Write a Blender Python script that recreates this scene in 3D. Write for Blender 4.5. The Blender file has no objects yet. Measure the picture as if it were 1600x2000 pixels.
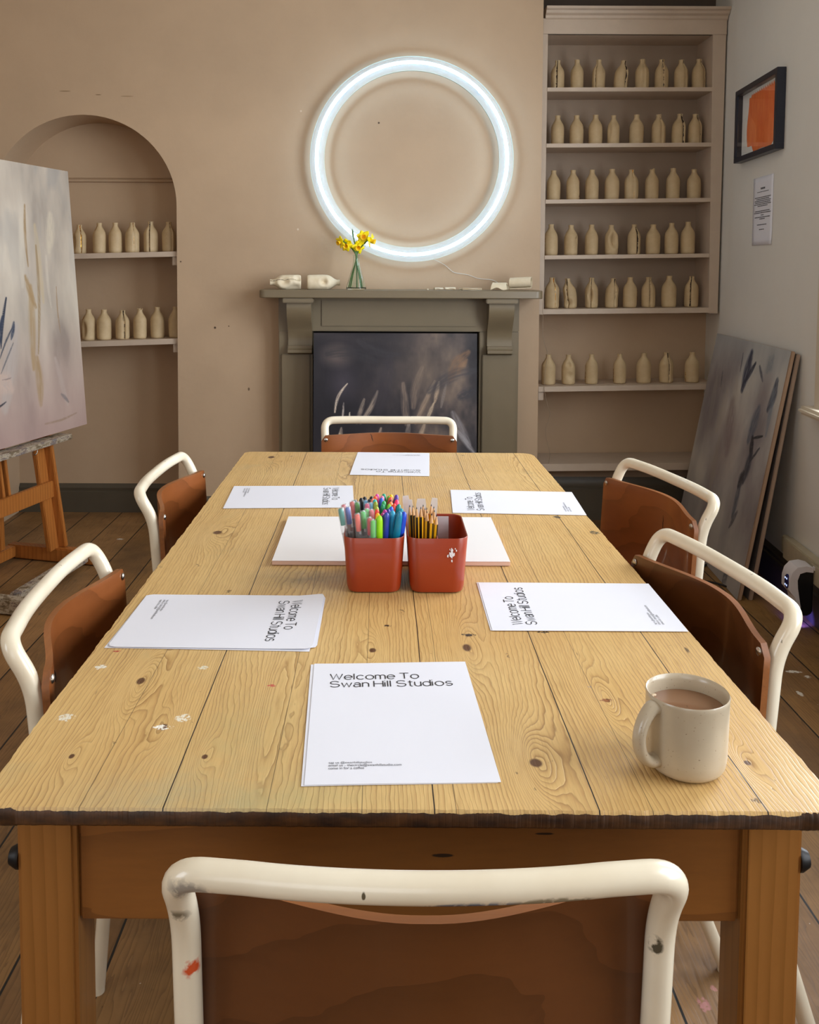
import bpy, bmesh, math, random
import numpy as np
from mathutils import Vector, Matrix
random.seed(7)
PI = math.pi
S = bpy.context.scene
C = S.collection

# ---------------------------------------------------------------- camera, world, light, exposure
F, PX, PY, TH, RO, H = 1780.0, 745.0, 638.0, math.radians(3.72), .0042, 1.34   # focal px, principal point, pitch, roll, eye height
cam = bpy.data.objects.new('camera', bpy.data.cameras.new('camera')); C.objects.link(cam)
cam.data.sensor_fit = 'VERTICAL'; cam.data.sensor_height = 36; cam.data.sensor_width = 28.8
cam.data.lens = F/2000*36
cam.data.shift_x = (800-PX)/2000; cam.data.shift_y = -(1000-PY)/2000
cam.data.clip_start = .02
cam.matrix_world = Matrix.Translation((0, 0, H)) @ Matrix.Rotation(PI/2-TH, 4, 'X') @ Matrix.Rotation(RO, 4, 'Z')
S.camera = cam
w = bpy.data.worlds.new('World'); S.world = w; w.use_nodes = True
w.node_tree.nodes['Background'].inputs[0].default_value = (.72, .84, 1, 1)
w.node_tree.nodes['Background'].inputs[1].default_value = 1.0
WSLOPE = .07; WX0 = 1.72+.03-WSLOPE*4.72       # right wall line: x = WX0 + WSLOPE*y
WROT = -math.atan(WSLOPE)
def area(name, loc, rot, sx, sy, e, col, spread=PI):
    l = bpy.data.lights.new(name, 'AREA'); l.shape = 'RECTANGLE'; l.size = sx; l.size_y = sy; l.energy = e; l.color = col; l.spread = spread
    o = bpy.data.objects.new(name, l); C.objects.link(o); o.location = loc; o.rotation_euler = rot
    return o
# daylight standing outside the two sash windows of the right wall and, as fill, an unseen one in the rear wall
def wallpt(s, o, z): # point on the right wall: s along it, o outwards, z up
    c, n = math.cos(WROT), math.sin(WROT)
    return (WX0 + c*o - n*s, n*o + c*s, z)
area('daylight_far_window', wallpt(2.55, .30, 1.68), (0, PI/2, WROT), 1.7, 1.6, 104, (.87, .93, 1))
area('daylight_near_window', wallpt(.55, .30, 1.68), (0, PI/2, WROT), 1.7, 1.25, 60, (.90, .95, 1))
area('rear_fill_daylight', (-.6, -1.98, 1.75), (PI/2, 0, 0), 1.6, 1.6, 16, (1, .96, .9))
area('left_fill_light', (-2.9, -.55, 1.7), (0, -PI/2, 0), 1.6, 1.3, 40, (.88, .94, 1))  # added fill lamp; no window is known on the left
S.view_settings.view_transform = 'Standard'; S.view_settings.look = 'None'
S.view_settings.exposure = 0.0; S.view_settings.gamma = 1; S.view_settings.use_curve_mapping = False
S.cycles.use_denoising = True; S.cycles.max_bounces = 10; S.cycles.diffuse_bounces = 6; S.cycles.caustics_reflective = False
S.cycles.sample_clamp_indirect = 6

# ---------------------------------------------------------------- measuring helpers
ct, st = math.cos(TH), math.sin(TH)
def ray(x, y):
    u, v = x-PX, y-PY
    cr, sr = math.cos(RO), math.sin(RO)
    u, v = u*cr+v*sr, -u*sr+v*cr
    a, b = u/F, -v/F
    return (a, ct+b*st, -st+b*ct)
def at(x, y, Y=None, z=None, X=None, wall=None):
    d = ray(x, y)
    if wall is not None: t = (WX0+wall)/(d[0]-WSLOPE*d[1])
    elif Y is not None: t = Y/d[1]
    elif z is not None: t = (z-H)/d[2]
    else: t = X/d[0]
    return Vector((d[0]*t, d[1]*t, H+d[2]*t))

# ---------------------------------------------------------------- material helpers
def lin(c):
    if isinstance(c, str): c = [int(c[i:i+2], 16) for i in (0, 2, 4)]
    r = [(v/255) for v in c[:3]]
    return tuple((v/12.92 if v <= .04045 else ((v+.055)/1.055)**2.4) for v in r) + (1,)
class G:
    def __init__(s, name):
        s.mat = bpy.data.materials.new(name); s.mat.use_nodes = True
        s.nt = s.mat.node_tree; s.b = s.nt.nodes['Principled BSDF']; s.out = s.nt.nodes['Material Output']
        s.tc = s.nt.nodes.new('ShaderNodeTexCoord')
        s.p = s.tc.outputs['Object']
    def set(s, i, v):
        if hasattr(v, 'is_output') or isinstance(v, bpy.types.NodeSocket): s.nt.links.new(v, i)
        else: i.default_value = v
    def m(s, op, a, b=None, c=None):
        n = s.nt.nodes.new('ShaderNodeMath'); n.operation = op
        for k, v in enumerate((a, b, c)):
            if v is not None: s.set(n.inputs[k], v)
        return n.outputs[0]
    def v(s, op, a, b=None, c=None):
        n = s.nt.nodes.new('ShaderNodeVectorMath'); n.operation = op
        for k, q in enumerate((a, b, c)):
            if q is not None: s.set(n.inputs[k], q)
        return n.outputs['Value'] if op in ('DOT_PRODUCT', 'LENGTH', 'DISTANCE') else n.outputs[0]
    def xyz(s, a):
        n = s.nt.nodes.new('ShaderNodeSeparateXYZ'); s.set(n.inputs[0], a); return n.outputs
    def comb(s, x, y, z):
        n = s.nt.nodes.new('ShaderNodeCombineXYZ')
        for k, q in enumerate((x, y, z)): s.set(n.inputs[k], q)
        return n.outputs[0]
    def noise(s, vec, scale=5, detail=3, rough=.5, dist=0, color=False):
        n = s.nt.nodes.new('ShaderNodeTexNoise'); s.set(n.inputs['Vector'], vec)
        n.inputs['Scale'].default_value = scale; n.inputs['Detail'].default_value = detail
        n.inputs['Roughness'].default_value = rough; n.inputs['Distortion'].default_value = dist
        return n.outputs['Color' if color else 'Fac']
    def scaled(s, vec, sx, sy, sz): return s.v('MULTIPLY', vec, (sx, sy, sz))
    def ramp(s, f, a, b, lo=0., hi=1.):
        n = s.nt.nodes.new('ShaderNodeMapRange'); s.set(n.inputs[0], f)
        for k, q in zip((1, 2, 3, 4), (a, b, lo, hi)): n.inputs[k].default_value = q
        return n.outputs[0]
    def cr(s, f, stops):
        n = s.nt.nodes.new('ShaderNodeValToRGB'); s.set(n.inputs[0], f); e = n.color_ramp.elements
        while len(e) < len(stops): e.new(.5)
        for k, (pos, col) in enumerate(stops): e[k].position = pos; e[k].color = lin(col)
        return n.outputs[0]
    def mix(s, f, a, b, mode='MIX'):
        n = s.nt.nodes.new('ShaderNodeMix'); n.data_type = 'RGBA'; n.blend_type = mode
        s.set(n.inputs[0], f); s.set(n.inputs[6], a if not isinstance(a, (str, tuple, list)) else lin(a)); s.set(n.inputs[7], b if not isinstance(b, (str, tuple, list)) else lin(b))
        return n.outputs[2]
    def gauss(s, c, r):  # squared normalised distance then falloff
        inv = tuple(1/q if q else 0 for q in r)
        d = s.v('MULTIPLY_ADD', s.p2 if hasattr(s, 'p2') else s.p, inv, tuple(-ci*qi for ci, qi in zip(c, inv)))
        return s.m('EXPONENT', s.m('MULTIPLY', s.v('DOT_PRODUCT', d, d), -1.0))
    def bump(s, h, strength=.3, dist=.002):
        n = s.nt.nodes.new('ShaderNodeBump'); n.inputs['Strength'].default_value = strength; n.inputs['Distance'].default_value = dist
        s.set(n.inputs['Height'], h); s.nt.links.new(n.outputs[0], s.b.inputs['Normal'])
    def fin(s, col=None, rough=None, metal=None, **kw):
        if col is not None: s.set(s.b.inputs['Base Color'], lin(col) if isinstance(col, (str, tuple, list)) else col)
        if rough is not None: s.set(s.b.inputs['Roughness'], rough)
        if metal is not None: s.b.inputs['Metallic'].default_value = metal
        for k, q in kw.items(): s.set(s.b.inputs[k], q)
        return s.mat
def plain(name, col, rough=.5, metal=0, var=.06, bump=0, scale=12, **kw):
    g = G(name); n = g.noise(g.p, scale, 4)
    c = lin(col); lo = tuple(v*(1-var) for v in c[:3])+(1,); hi = tuple(min(1, v*(1+var)) for v in c[:3])+(1,)
    m = g.nt.nodes.new('ShaderNodeMix'); m.data_type = 'RGBA'; g.set(m.inputs[0], n); m.inputs[6].default_value = lo; m.inputs[7].default_value = hi
    if bump: g.bump(g.noise(g.p, scale*4, 4), bump, .002)
    return g.fin(m.outputs[2], rough, metal, **kw)
def emit(name, col, strength):
    g = G(name); return g.fin(col, .4, **{'Emission Color': lin(col), 'Emission Strength': strength})

# ---------------------------------------------------------------- mesh helpers
def BM(): return bmesh.new()
def box(bm, x0, x1, y0, y1, z0, z1, bev=0, M=None):
    r = bmesh.ops.create_cube(bm, size=1)['verts']
    bmesh.ops.transform(bm, matrix=Matrix.Translation(((x0+x1)/2, (y0+y1)/2, (z0+z1)/2)) @ Matrix.Diagonal((x1-x0, y1-y0, z1-z0, 1)), verts=r)
    if bev:
        es = list({e for v in r for e in v.link_edges})
        q = bmesh.ops.bevel(bm, geom=es, offset=bev, segments=2, affect='EDGES', clamp_overlap=True)
        r = list({v for f in q['faces'] for v in f.verts} | {v for v in r if v.is_valid})
    if M is not None: bmesh.ops.transform(bm, matrix=M, verts=[v for v in r if v.is_valid])
    return bm
def hexa(bm, pts):  # 8 points: bottom four then top four
    v = [bm.verts.new(p) for p in pts]
    for f in ((3, 2, 1, 0), (4, 5, 6, 7), (0, 1, 5, 4), (1, 2, 6, 5), (2, 3, 7, 6), (3, 0, 4, 7)): bm.faces.new([v[i] for i in f])
    return bm
def bar(bm, a, b, wx, wy, up=(0, 0, 1), bev=0):  # square bar from a to b
    a, b = Vector(a), Vector(b); d = (b-a); L = d.length; d.normalize()
    u = Vector(up); x = d.cross(u)
    if x.length < 1e-4: x = d.cross(Vector((0, 1, 0)))
    x.normalize(); y = x.cross(d)
    M = Matrix((x, y, d)).transposed().to_4x4(); M.translation = (a+b)/2
    return box(bm, -wx/2, wx/2, -wy/2, wy/2, -L/2, L/2, bev, M)
def prism(bm, prof, axis, a, b):  # closed profile of (u,v) extruded along axis
    def P(u, v, t): return {'x': (t, u, v), 'y': (u, t, v), 'z': (u, v, t)}[axis]
    A = [bm.verts.new(P(u, v, a)) for u, v in prof]; B = [bm.verts.new(P(u, v, b)) for u, v in prof]
    n = len(prof)
    for i in range(n): bm.faces.new((A[i], A[(i+1) % n], B[(i+1) % n], B[i]))
    bm.faces.new(A); bm.faces.new(B[::-1]); bmesh.ops.recalc_face_normals(bm, faces=bm.faces)
    return bm
def lathe(bm, prof, n=32, M=None, cap=True):
    rings = []
    for r, z in prof:
        rings.append([bm.verts.new((r*math.cos(2*PI*i/n), r*math.sin(2*PI*i/n), z)) for i in range(n)] if r > 1e-6 else [bm.verts.new((0, 0, z))])
    for a, b in zip(rings, rings[1:]):
        for i in range(n):
            j = (i+1) % n
            if len(a) == 1 and len(b) == 1: continue
            if len(a) == 1: bm.faces.new((a[0], b[j], b[i]))
            elif len(b) == 1: bm.faces.new((a[i], a[j], b[0]))
            else: bm.faces.new((a[i], a[j], b[j], b[i]))
    if cap:
        if len(rings[0]) > 1: bm.faces.new(rings[0][::-1])
        if len(rings[-1]) > 1: bm.faces.new(rings[-1])
    if M is not None: bmesh.ops.transform(bm, matrix=M, verts=[v for r in rings for v in r])
    return bm
def fillet(pts, rads, n=8):
    pts = [Vector(p) for p in pts]; out = [pts[0]]
    for i in range(1, len(pts)-1):
        r = rads[i-1] if isinstance(rads, (list, tuple)) else rads
        p, a, b = pts[i], pts[i-1], pts[i+1]
        u, v = (a-p).normalized(), (b-p).normalized()
        r = min(r, (a-p).length*.49, (b-p).length*.49)
        s, e = p+u*r, p+v*r
        for k in range(n+1):
            t = k/n; out.append(s.lerp(p, t).lerp(p.lerp(e, t), t))
    out.append(pts[-1]); return out
def smooth(pts, n=8):  # Catmull-Rom
    P = [Vector(p) for p in pts]; P = [2*P[0]-P[1]]+P+[2*P[-1]-P[-2]]; out = []
    for i in range(1, len(P)-2):
        for k in range(n):
            t = k/n; a, b, c, d = P[i-1:i+3]
            out.append(.5*((2*b)+(c-a)*t+(2*a-5*b+4*c-d)*t*t+(3*b-a-3*c+d)*t**3))
    out.append(P[-2]); return out
def sweep(bm, pts, r, n=12, closed=False, sx=1, sy=1, cap=True, up0=None):
    pts = [Vector(p) for p in pts]; m = len(pts); rings = []
    T = []
    for i in range(m):
        a = pts[i-1] if (i or closed) else pts[0]; b = pts[(i+1) % m] if (i < m-1 or closed) else pts[-1]
        T.append((b-a).normalized())
    up = Vector(up0) if up0 else Vector((0, 0, 1)) if abs(T[0].z) < .9 else Vector((0, 1, 0))
    for i in range(m):
        x = T[i].cross(up).normalized(); up = x.cross(T[i]).normalized()
        q = r[i] if isinstance(r, (list, tuple)) else r
        rings.append([bm.verts.new(pts[i]+x*(q*sx*math.cos(2*PI*k/n))+up*(q*sy*math.sin(2*PI*k/n))) for k in range(n)])
    for i in range(m if closed else m-1):
        A, B = rings[i], rings[(i+1) % m]
        for k in range(n): bm.faces.new((A[k], A[(k+1) % n], B[(k+1) % n], B[k]))
    if cap and not closed: bm.faces.new(rings[0][::-1]); bm.faces.new(rings[-1])
    return bm
def grid(bm, nu, nv, f):
    V = [[bm.verts.new(f(i/nu, j/nv)) for i in range(nu+1)] for j in range(nv+1)]
    for j in range(nv):
        for i in range(nu): bm.faces.new((V[j][i], V[j][i+1], V[j+1][i+1], V[j+1][i]))
    return V
def finish(name, bm, m, parent=None, smooth=True, world=False, shade=35, recalc=True):
    if world and parent is not None:
        bmesh.ops.transform(bm, matrix=root_matrix(parent).inverted(), verts=bm.verts)
    if recalc: bmesh.ops.recalc_face_normals(bm, faces=bm.faces)
    me = bpy.data.meshes.new(name); bm.to_mesh(me); bm.free()
    for q in (m if isinstance(m, (list, tuple)) else [m]): me.materials.append(q)
    if smooth:
        me.polygons.foreach_set('use_smooth', [True]*len(me.polygons))
        me.set_sharp_from_angle(angle=math.radians(shade))
    o = bpy.data.objects.new(name, me); C.objects.link(o)
    if parent is not None: o.parent = parent
    return o
def root_matrix(o):
    m = Matrix.Translation(o.location) @ o.rotation_euler.to_matrix().to_4x4()
    return root_matrix(o.parent) @ m if o.parent else m
def tag(o, label, cat, group=None, kind=None):
    o['label'] = label; o['category'] = cat
    if group: o['group'] = group
    if kind: o['kind'] = kind
    return o
def thing(name, label, cat, loc=(0, 0, 0), rz=0, group=None):
    o = bpy.data.objects.new(name, None); C.objects.link(o); o.location = loc; o.rotation_euler = (0, 0, rz)
    o.empty_display_size = .05
    return tag(o, label, cat, group)
def struct(name, bm, m, label=None, cat=None, **kw):
    o = finish(name, bm, m, **kw); o['kind'] = 'structure'
    if label: o['label'] = label
    if cat: o['category'] = cat
    return o
def text(name, body, size, m, parent, loc, rz, sx=1.0, spacing=1.0, align='LEFT', thin=0):
    cu = bpy.data.curves.new(name, 'FONT'); cu.body = body; cu.size = size; cu.space_line = spacing; cu.align_x = align; cu.offset = thin; cu.resolution_u = 4
    t = bpy.data.objects.new(name+'_tmp', cu); C.objects.link(t)
    bpy.context.view_layer.update()
    me = bpy.data.meshes.new_from_object(t.evaluated_get(bpy.context.evaluated_depsgraph_get()))
    C.objects.unlink(t); bpy.data.objects.remove(t)
    me.transform(Matrix.Diagonal((sx, 1, 1, 1))); me.materials.clear(); me.materials.append(m)
    o = bpy.data.objects.new(name, me); C.objects.link(o); o.parent = parent; o.location = loc; o.rotation_euler = (0, 0, rz)
    return o

# ---------------------------------------------------------------- materials
def plaster(name, col, marks=(), var=.07):
    g = G(name); n = g.noise(g.p, 1.6, 5, .6); n2 = g.noise(g.p, 28, 4, .6); n3 = g.noise(g.p, 5, 3)
    c = lin(col); a = tuple(v*(1-var) for v in c[:3])+(1,); b = tuple(min(1, v*(1+var)) for v in c[:3])+(1,)
    m = g.nt.nodes.new('ShaderNodeMix'); m.data_type = 'RGBA'; g.set(m.inputs[0], g.ramp(n, .3, .7)); m.inputs[6].default_value = a; m.inputs[7].default_value = b
    o = m.outputs[2]
    for (p, r, cc) in marks: o = g.mix(g.ramp(g.gauss(p, r), .45, .6), o, cc)
    g.bump(g.m('ADD', g.m('MULTIPLY', n2, .25), g.m('ADD', n3, g.m('MULTIPLY', n, 1.5))), .35, .006)
    return g.fin(o, .62)
def wood(name, base, dark, axis='x', freq=60, amp=3.0, fine=.35, rough=.45, stretch=12, coat=0, bump=.15, blobs=()):
    g = G(name); x, y, z = g.xyz(g.p)[:3]
    sc = {'x': (1/stretch, 1, 1), 'y': (1, 1/stretch, 1), 'z': (1, 1, 1/stretch)}[axis]
    ps = g.scaled(g.p, *sc)
    n = g.noise(ps, 5, 4, .55); nf = g.noise(ps, 130, 3, .6)
    cross = {'x': g.m('ADD', y, g.m('MULTIPLY', z, .7)), 'y': g.m('ADD', x, g.m('MULTIPLY', z, .7)), 'z': g.m('ADD', x, g.m('MULTIPLY', y, .8))}[axis]
    f = g.m('FRACT', g.m('ADD', g.m('MULTIPLY', cross, freq), g.m('MULTIPLY', n, amp*3)))
    line = g.m('POWER', f, 2.2)
    t = g.m('ADD', g.m('MULTIPLY', line, 1-fine), g.m('MULTIPLY', nf, fine))
    o = g.mix(t, base, dark)
    o = g.mix(g.ramp(g.noise(g.p, 2.5, 4), .35, .75, 0, .35), o, dark)
    for (p, r, cc) in blobs: o = g.mix(g.ramp(g.m('ADD', g.gauss(p, r), g.m('MULTIPLY', g.noise(g.p, 90, 3), .4)), .62, .8), o, cc)
    if bump: g.bump(t, bump, .001)
    return g.fin(o, rough, **{'Coat Weight': coat})
M_wall = plaster('beige_plaster', 'b89e81', [((at(px_, py_, Y=4.65).x, 4.65, at(px_, py_, Y=4.65).z), (rx_, 1, rz_), cc_) for px_, py_, rx_, rz_, cc_ in ((740, 240, .006, .006, '4a3828'), (353, 511, .005, .005, '5a4632'), (420, 640, .007, .007, '4a3828'), (447, 637, .004, .004, '5a4632'), (486, 760, .006, .010, '6a5640'), (127, 178, .035, .003, '8a7254'), (192, 185, .018, .0025, '7e6648'), (248, 188, .04, .0025, '927858'), (588, 217, .006, .006, 'cdb9a0'), (582, 448, .006, .007, 'd2c0a8'))])
M_wallr = plaster('pale_grey_plaster', 'dcdad3', var=.04)
M_ceil = plaster('white_ceiling_paint', 'd8d2c6', var=.02)
M_niche = plaster('niche_plaster', 'b39a7e')
M_skirt = plain('dark_olive_skirting_paint', '4f473a', .45, var=.12)
M_dark = plain('firebox_black', '14110f', .9)
M_shelf = plain('taupe_shelf_paint', 'bdab98', .5, var=.07, bump=.15, scale=20)
M_shelfback = plain('taupe_back_paint', '9e8a76', .6, var=.12, scale=5)
M_mantel = plain('olive_grey_mantel_paint', '796c55', .38, var=.07, bump=.05)
M_cream = None
def cream(name, blobs=(), chips=True):
    g = G(name); n = g.noise(g.p, 9, 4)
    o = g.mix(g.ramp(n, .3, .7), 'dccfb6', 'e9dfc9')
    if chips:
        k = g.ramp(g.noise(g.p, 45, 3, .7), .735, .76); o = g.mix(g.m('MULTIPLY', k, .7), o, '6a6052')
    for (p, r, cc) in blobs:
        o = g.mix(g.ramp(g.m('MULTIPLY', g.gauss(p, r), g.ramp(g.noise(g.p, 110, 3), .25, .55)), .14, .36), o, cc)
    return g.fin(o, .27, **{'Coat Weight': .3})
M_tube = cream('cream_enamel')
M_ply = wood('walnut_stained_plywood', '94542a', '74401d', 'x', 26, 1.2, .4, .3, 7, .35, .05)
M_plyd = wood('dark_plywood', '653a1b', '4d2a11', 'x', 30, 1.4, .4, .3, 7, .3, .05)  # darker tone of the same plywood, for two of the chairs
M_plyedge = wood('plywood_edge', 'a8672e', '4a230d', 'x', 8, .5, .6, .5, 30, 0, .1)
M_screw = plain('steel_screw', 'c9c6bf', .25, 1)
M_rubber = plain('black_rubber', '181614', .7)
M_paper = plain('white_paper', 'e2e3ec', .55, var=.01)
M_pad = plain('sketch_pad_paper', 'e6e3e2', .6, var=.01)
M_padedge = plain('sketch_pad_edge', 'd9b8a8', .7)
M_ink = plain('black_ink', '17171a', .6)
M_inkg = plain('grey_ink', '55555a', .6)
M_gold = plain('gold_repair', 'c9963a', .22, 1, var=.2, scale=90)
M_crack = plain('dark_crack', '33241a', .8)
M_black = plain('black_plastic', '101013', .35)
M_whitep = plain('white_plastic', 'dcd9de', .35)
M_coffee = plain('milky_coffee', '87644a', .12, var=.05)
M_foam = plain('coffee_foam', 'e0cbb0', .5)
M_ochre = wood('orange_beech', 'c07a38', '8b4e1e', 'z', 50, 1.2, .5, .4, 10, .1, .05)
M_crust = None
def crust():
    g = G('paint_crusted_wood'); n = g.noise(g.scaled(g.p, 1, .6, 2), 20, 5, .75); n2 = g.noise(g.p, 11, 3)
    o = g.cr(n, [(.25, '2b2620'), (.42, '7b6a52'), (.5, 'b8ab97'), (.58, '6d5a52'), (.7, '9aa0a4'), (.85, '9b6a58')])
    g.bump(n, .8, .006); return g.fin(o, .5)
M_crust = crust()
def clay(name, base, hi):
    g = G(name); n = g.noise(g.p, 14, 5, .6); s = g.noise(g.p, 260, 2)
    o = g.mix(g.ramp(n, .3, .7), base, hi); o = g.mix(g.ramp(s, .7, .78, 0, .35), o, '6d5236')
    g.bump(n, .12, .002); return g.fin(o, .6)
M_clay = clay('raw_biscuit_clay', 'b89f78', 'cab38c')
M_clayp = clay('pale_biscuit_clay', 'd6c5a4', 'e8dcc2')

def floor_mat():
    g = G('old_pine_floorboards'); x, y, z = g.xyz(g.p)[:3]
    W = .178
    u = g.m('DIVIDE', g.m('ADD', x, .52+W*20), W)
    idx = g.m('FLOOR', u); fr = g.m('FRACT', u)
    off = g.m('MULTIPLY', g.m('FRACT', g.m('MULTIPLY', g.m('SINE', g.m('MULTIPLY', idx, 12.9)), 43758.5)), 1.0)
    ps = g.comb(g.m('ADD', x, g.m('MULTIPLY', off, 7)), g.m('MULTIPLY', g.m('ADD', y, g.m('MULTIPLY', off, 31)), .1), 0)
    n = g.noise(ps, 9, 4, .6)
    f = g.m('FRACT', g.m('ADD', g.m('MULTIPLY', x, 95), g.m('MULTIPLY', n, 16)))
    line = g.m('POWER', f, 3)
    dirt = g.noise(g.p, 3.2, 5, .65)
    base = g.mix(g.ramp(off, 0, 1), '96703f', '755430')
    base = g.mix(g.ramp(g.noise(ps, 3, 3), .35, .7), base, '9c7448')
    o = g.mix(g.m('MULTIPLY', line, .45), base, '4a3018')
    o = g.mix(g.ramp(dirt, .42, .72, 0, .6), o, '4c3824')
    o = g.mix(g.ramp(g.noise(g.scaled(g.p, 1, .5, 1), 34, 4, .7), .66, .74, 0, .75), o, '2e2118')
    sp = g.ramp(g.noise(g.p, 55, 2, .6), .755, .775)
    o = g.mix(g.m('MULTIPLY', sp, .8), o, 'd6cec2')
    g.p2 = g.p
    for (px, py, r, cc) in ((1497, 1303, (.012, .02), 'e8e4dc'), (1550, 1312, (.03, .012), 'e0dad0'), (1578, 1322, (.012, .012), 'd8d2c8'), (1563, 1355, (.01, .02), 'd8d2c8'),
                            (1375, 1963, (.012, .02), 'a8706a'), (1395, 1930, (.008, .008), 'a8756a'), (1180, 2020, (.02, .02), '8a5a4a'), (1475, 1280, (.008, .01), 'e8e4dc'), (235, 1053, (.02, .012), 'c8bfb2')):
        q = at(px, py, z=0)
        o = g.mix(g.ramp(g.m('MULTIPLY', g.gauss((q.x, q.y, 0), (r[0], r[1], 1)), g.ramp(g.noise(g.p, 90, 3), .2, .6)), .3, .5), o, cc)
    gap = g.m('LESS_THAN', g.m('MINIMUM', fr, g.m('SUBTRACT', 1, fr)), .014)
    o = g.mix(gap, o, '0c0907')
    g.bump(g.m('SUBTRACT', g.m('MULTIPLY', g.m('ADD', line, dirt), -.5), g.m('MULTIPLY', gap, 4)), .5, .002)
    return g.fin(o, g.ramp(dirt, .3, .7, .38, .62))
TT = .79
TR = Vector((.03, 1.79, 0))
def table_mat():
    g = G('scrubbed_pine_tabletop'); x, y, z = g.xyz(g.p)[:3]
    seams = [(-.306, 0), (-.2205, 1), (-.115, 0), (-.018, 0), (.056, 1), (.078, 0), (.2236, 1), (.278, 0), (.3945, 1)]
    idx = 0.0; sm = 0.0; fa = 0.0
    for s, strong in seams:
        s2 = s-TR.x
        xx = g.m('ADD', x, g.m('MULTIPLY', g.m('SUBTRACT', g.noise(g.scaled(g.p, 0, 1, 0), 3, 2), .5), .004))
        idx = g.m('ADD', idx, g.m('GREATER_THAN', x, s2))
        d = g.m('LESS_THAN', g.m('ABSOLUTE', g.m('SUBTRACT', xx, s2)), .0007 if strong else .0004)
        sm = g.m('MAXIMUM', sm, g.m('MULTIPLY', d, 1.0 if strong else .7))
    rnd = g.m('FRACT', g.m('MULTIPLY', g.m('SINE', g.m('MULTIPLY', idx, 7.77)), 4375.85))
    warp = g.noise(g.comb(g.m('ADD', x, g.m('MULTIPLY', idx, 3.1)), g.m('MULTIPLY', y, .2), idx), 4.5, 2, .4)
    jit = g.noise(g.comb(x, g.m('MULTIPLY', y, .3), idx), 60, 2, .5)
    field = g.m('ADD', g.m('MULTIPLY', x, 182), g.m('MULTIPLY', warp, 13))
    field = g.m('ADD', field, g.m('MULTIPLY', jit, 1.5))
    knots = [(275, 1330, .020, .045, 11), (1047, 1490, .026, .04, 10), (912, 1265, .02, .05, 8), (728, 1270, .016, .03, -6), (1187, 1368, .010, .02, 4),
             (320, 1420, .014, .03, -5), (140, 1477, .010, .02, 4), (400, 1478, .011, .02, 4), (425, 1040, .03, .05, 9), (530, 893, .03, .06, 8), (1010, 925, .05, .2, 9), (950, 985, .04, .1, -7),
             (530, 1390, .022, .14, 7), (655, 915, .05, .18, 10), (1460, 1490, .012, .02, 4), (1160, 1345, .02, .05, 5), (830, 1100, .02, .05, 6), (500, 1220, .05, .2, 8)]
    core = 0.0
    for px, py, a, b, A in knots:
        q = at(px, py, z=TT)-TR
        gs = g.gauss((q.x, q.y, 0), (a*.95, b*2.0, 1e9))
        field = g.m('MULTIPLY_ADD', gs, A, field)
        if (px, py) not in ((1010, 925), (950, 985), (530, 1390), (655, 915), (830, 1100), (500, 1220), (1160, 1345)):
            k = .30 if (px, py) in ((275, 1330), (1047, 1490)) else .34
            core = g.m('MAXIMUM', core, g.ramp(g.gauss((q.x, q.y, 0), (a*k, b*k*.8, 1e9)), .3, .6))
    f = g.m('FRACT', field)
    line = g.m('MAXIMUM', g.m('POWER', f, 5), g.ramp(f, .0, .10, 1, 0))
    soft = g.m('POWER', f, 1.5)
    strength = g.ramp(g.noise(g.scaled(g.p, 1.4, .7, 1), 5, 2), .35, .7, .35, .95)
    big = g.noise(g.p, 2.3, 3, .5); fine = g.noise(g.scaled(g.p, 1, .06, 1), 420, 2)
    col = g.mix(g.ramp(rnd, 0, 1), 'cfaa6c', 'c79e60')
    col = g.mix(g.ramp(big, .35, .7), col, 'd6b67a')
    col = g.mix(g.m('MULTIPLY', soft, .32), col, 'b98a4e')
    rr3 = g.m('FRACT', g.m('MULTIPLY', g.m('SINE', g.m('MULTIPLY', g.m('FLOOR', field), 12.9898)), 4375.85))
    col = g.mix(g.m('MULTIPLY', soft, g.ramp(rr3, .3, 1, 0, .3)), col, 'a5763c')
    col = g.mix(g.m('MULTIPLY', g.m('MULTIPLY', line, g.m('MULTIPLY', strength, g.ramp(rr3, 0, 1, .35, 1.15))), .78), col, '6f4722')
    col = g.mix(g.ramp(fine, .45, .8, 0, .4), col, '9a7240')
    col = g.mix(g.ramp(g.noise(g.p, 6.5, 4, .6), .6, .8, 0, .45), col, 'a59a72')
    # worn greyish patches, the greenish one by the pots and the scuffs
    for px, py, a, b, cc, k in ((600, 1130, .10, .06, '6f6a52', .75), (540, 1560, .12, .05, 'a8a06c', .6), (330, 1560, .1, .06, '9c9a82', .5), (470, 1440, .07, .1, 'aaa070', .5), (840, 1090, .1, .1, 'c9a25e', .4)):
        q = at(px, py, z=TT)-TR
        col = g.mix(g.m('MULTIPLY', g.gauss((q.x, q.y, 0), (a, b, 1e9)), g.ramp(g.noise(g.p, 22, 4, .7), .2, .75, 0, k)), col, cc)
    dk = g.ramp(g.noise(g.comb(x, g.m('MULTIPLY', y, .55), 3.3), 42, 4, .7), .69, .74)
    col = g.mix(g.m('MULTIPLY', dk, .7), col, '3a2815')
    dk2 = g.ramp(g.noise(g.comb(g.m('MULTIPLY', x, 1), g.m('MULTIPLY', y, .12), 8.3), 55, 3, .6), .73, .75)
    col = g.mix(g.m('MULTIPLY', dk2, .8), col, '30200f')
    col = g.mix(core, col, '5a3a20')
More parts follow.
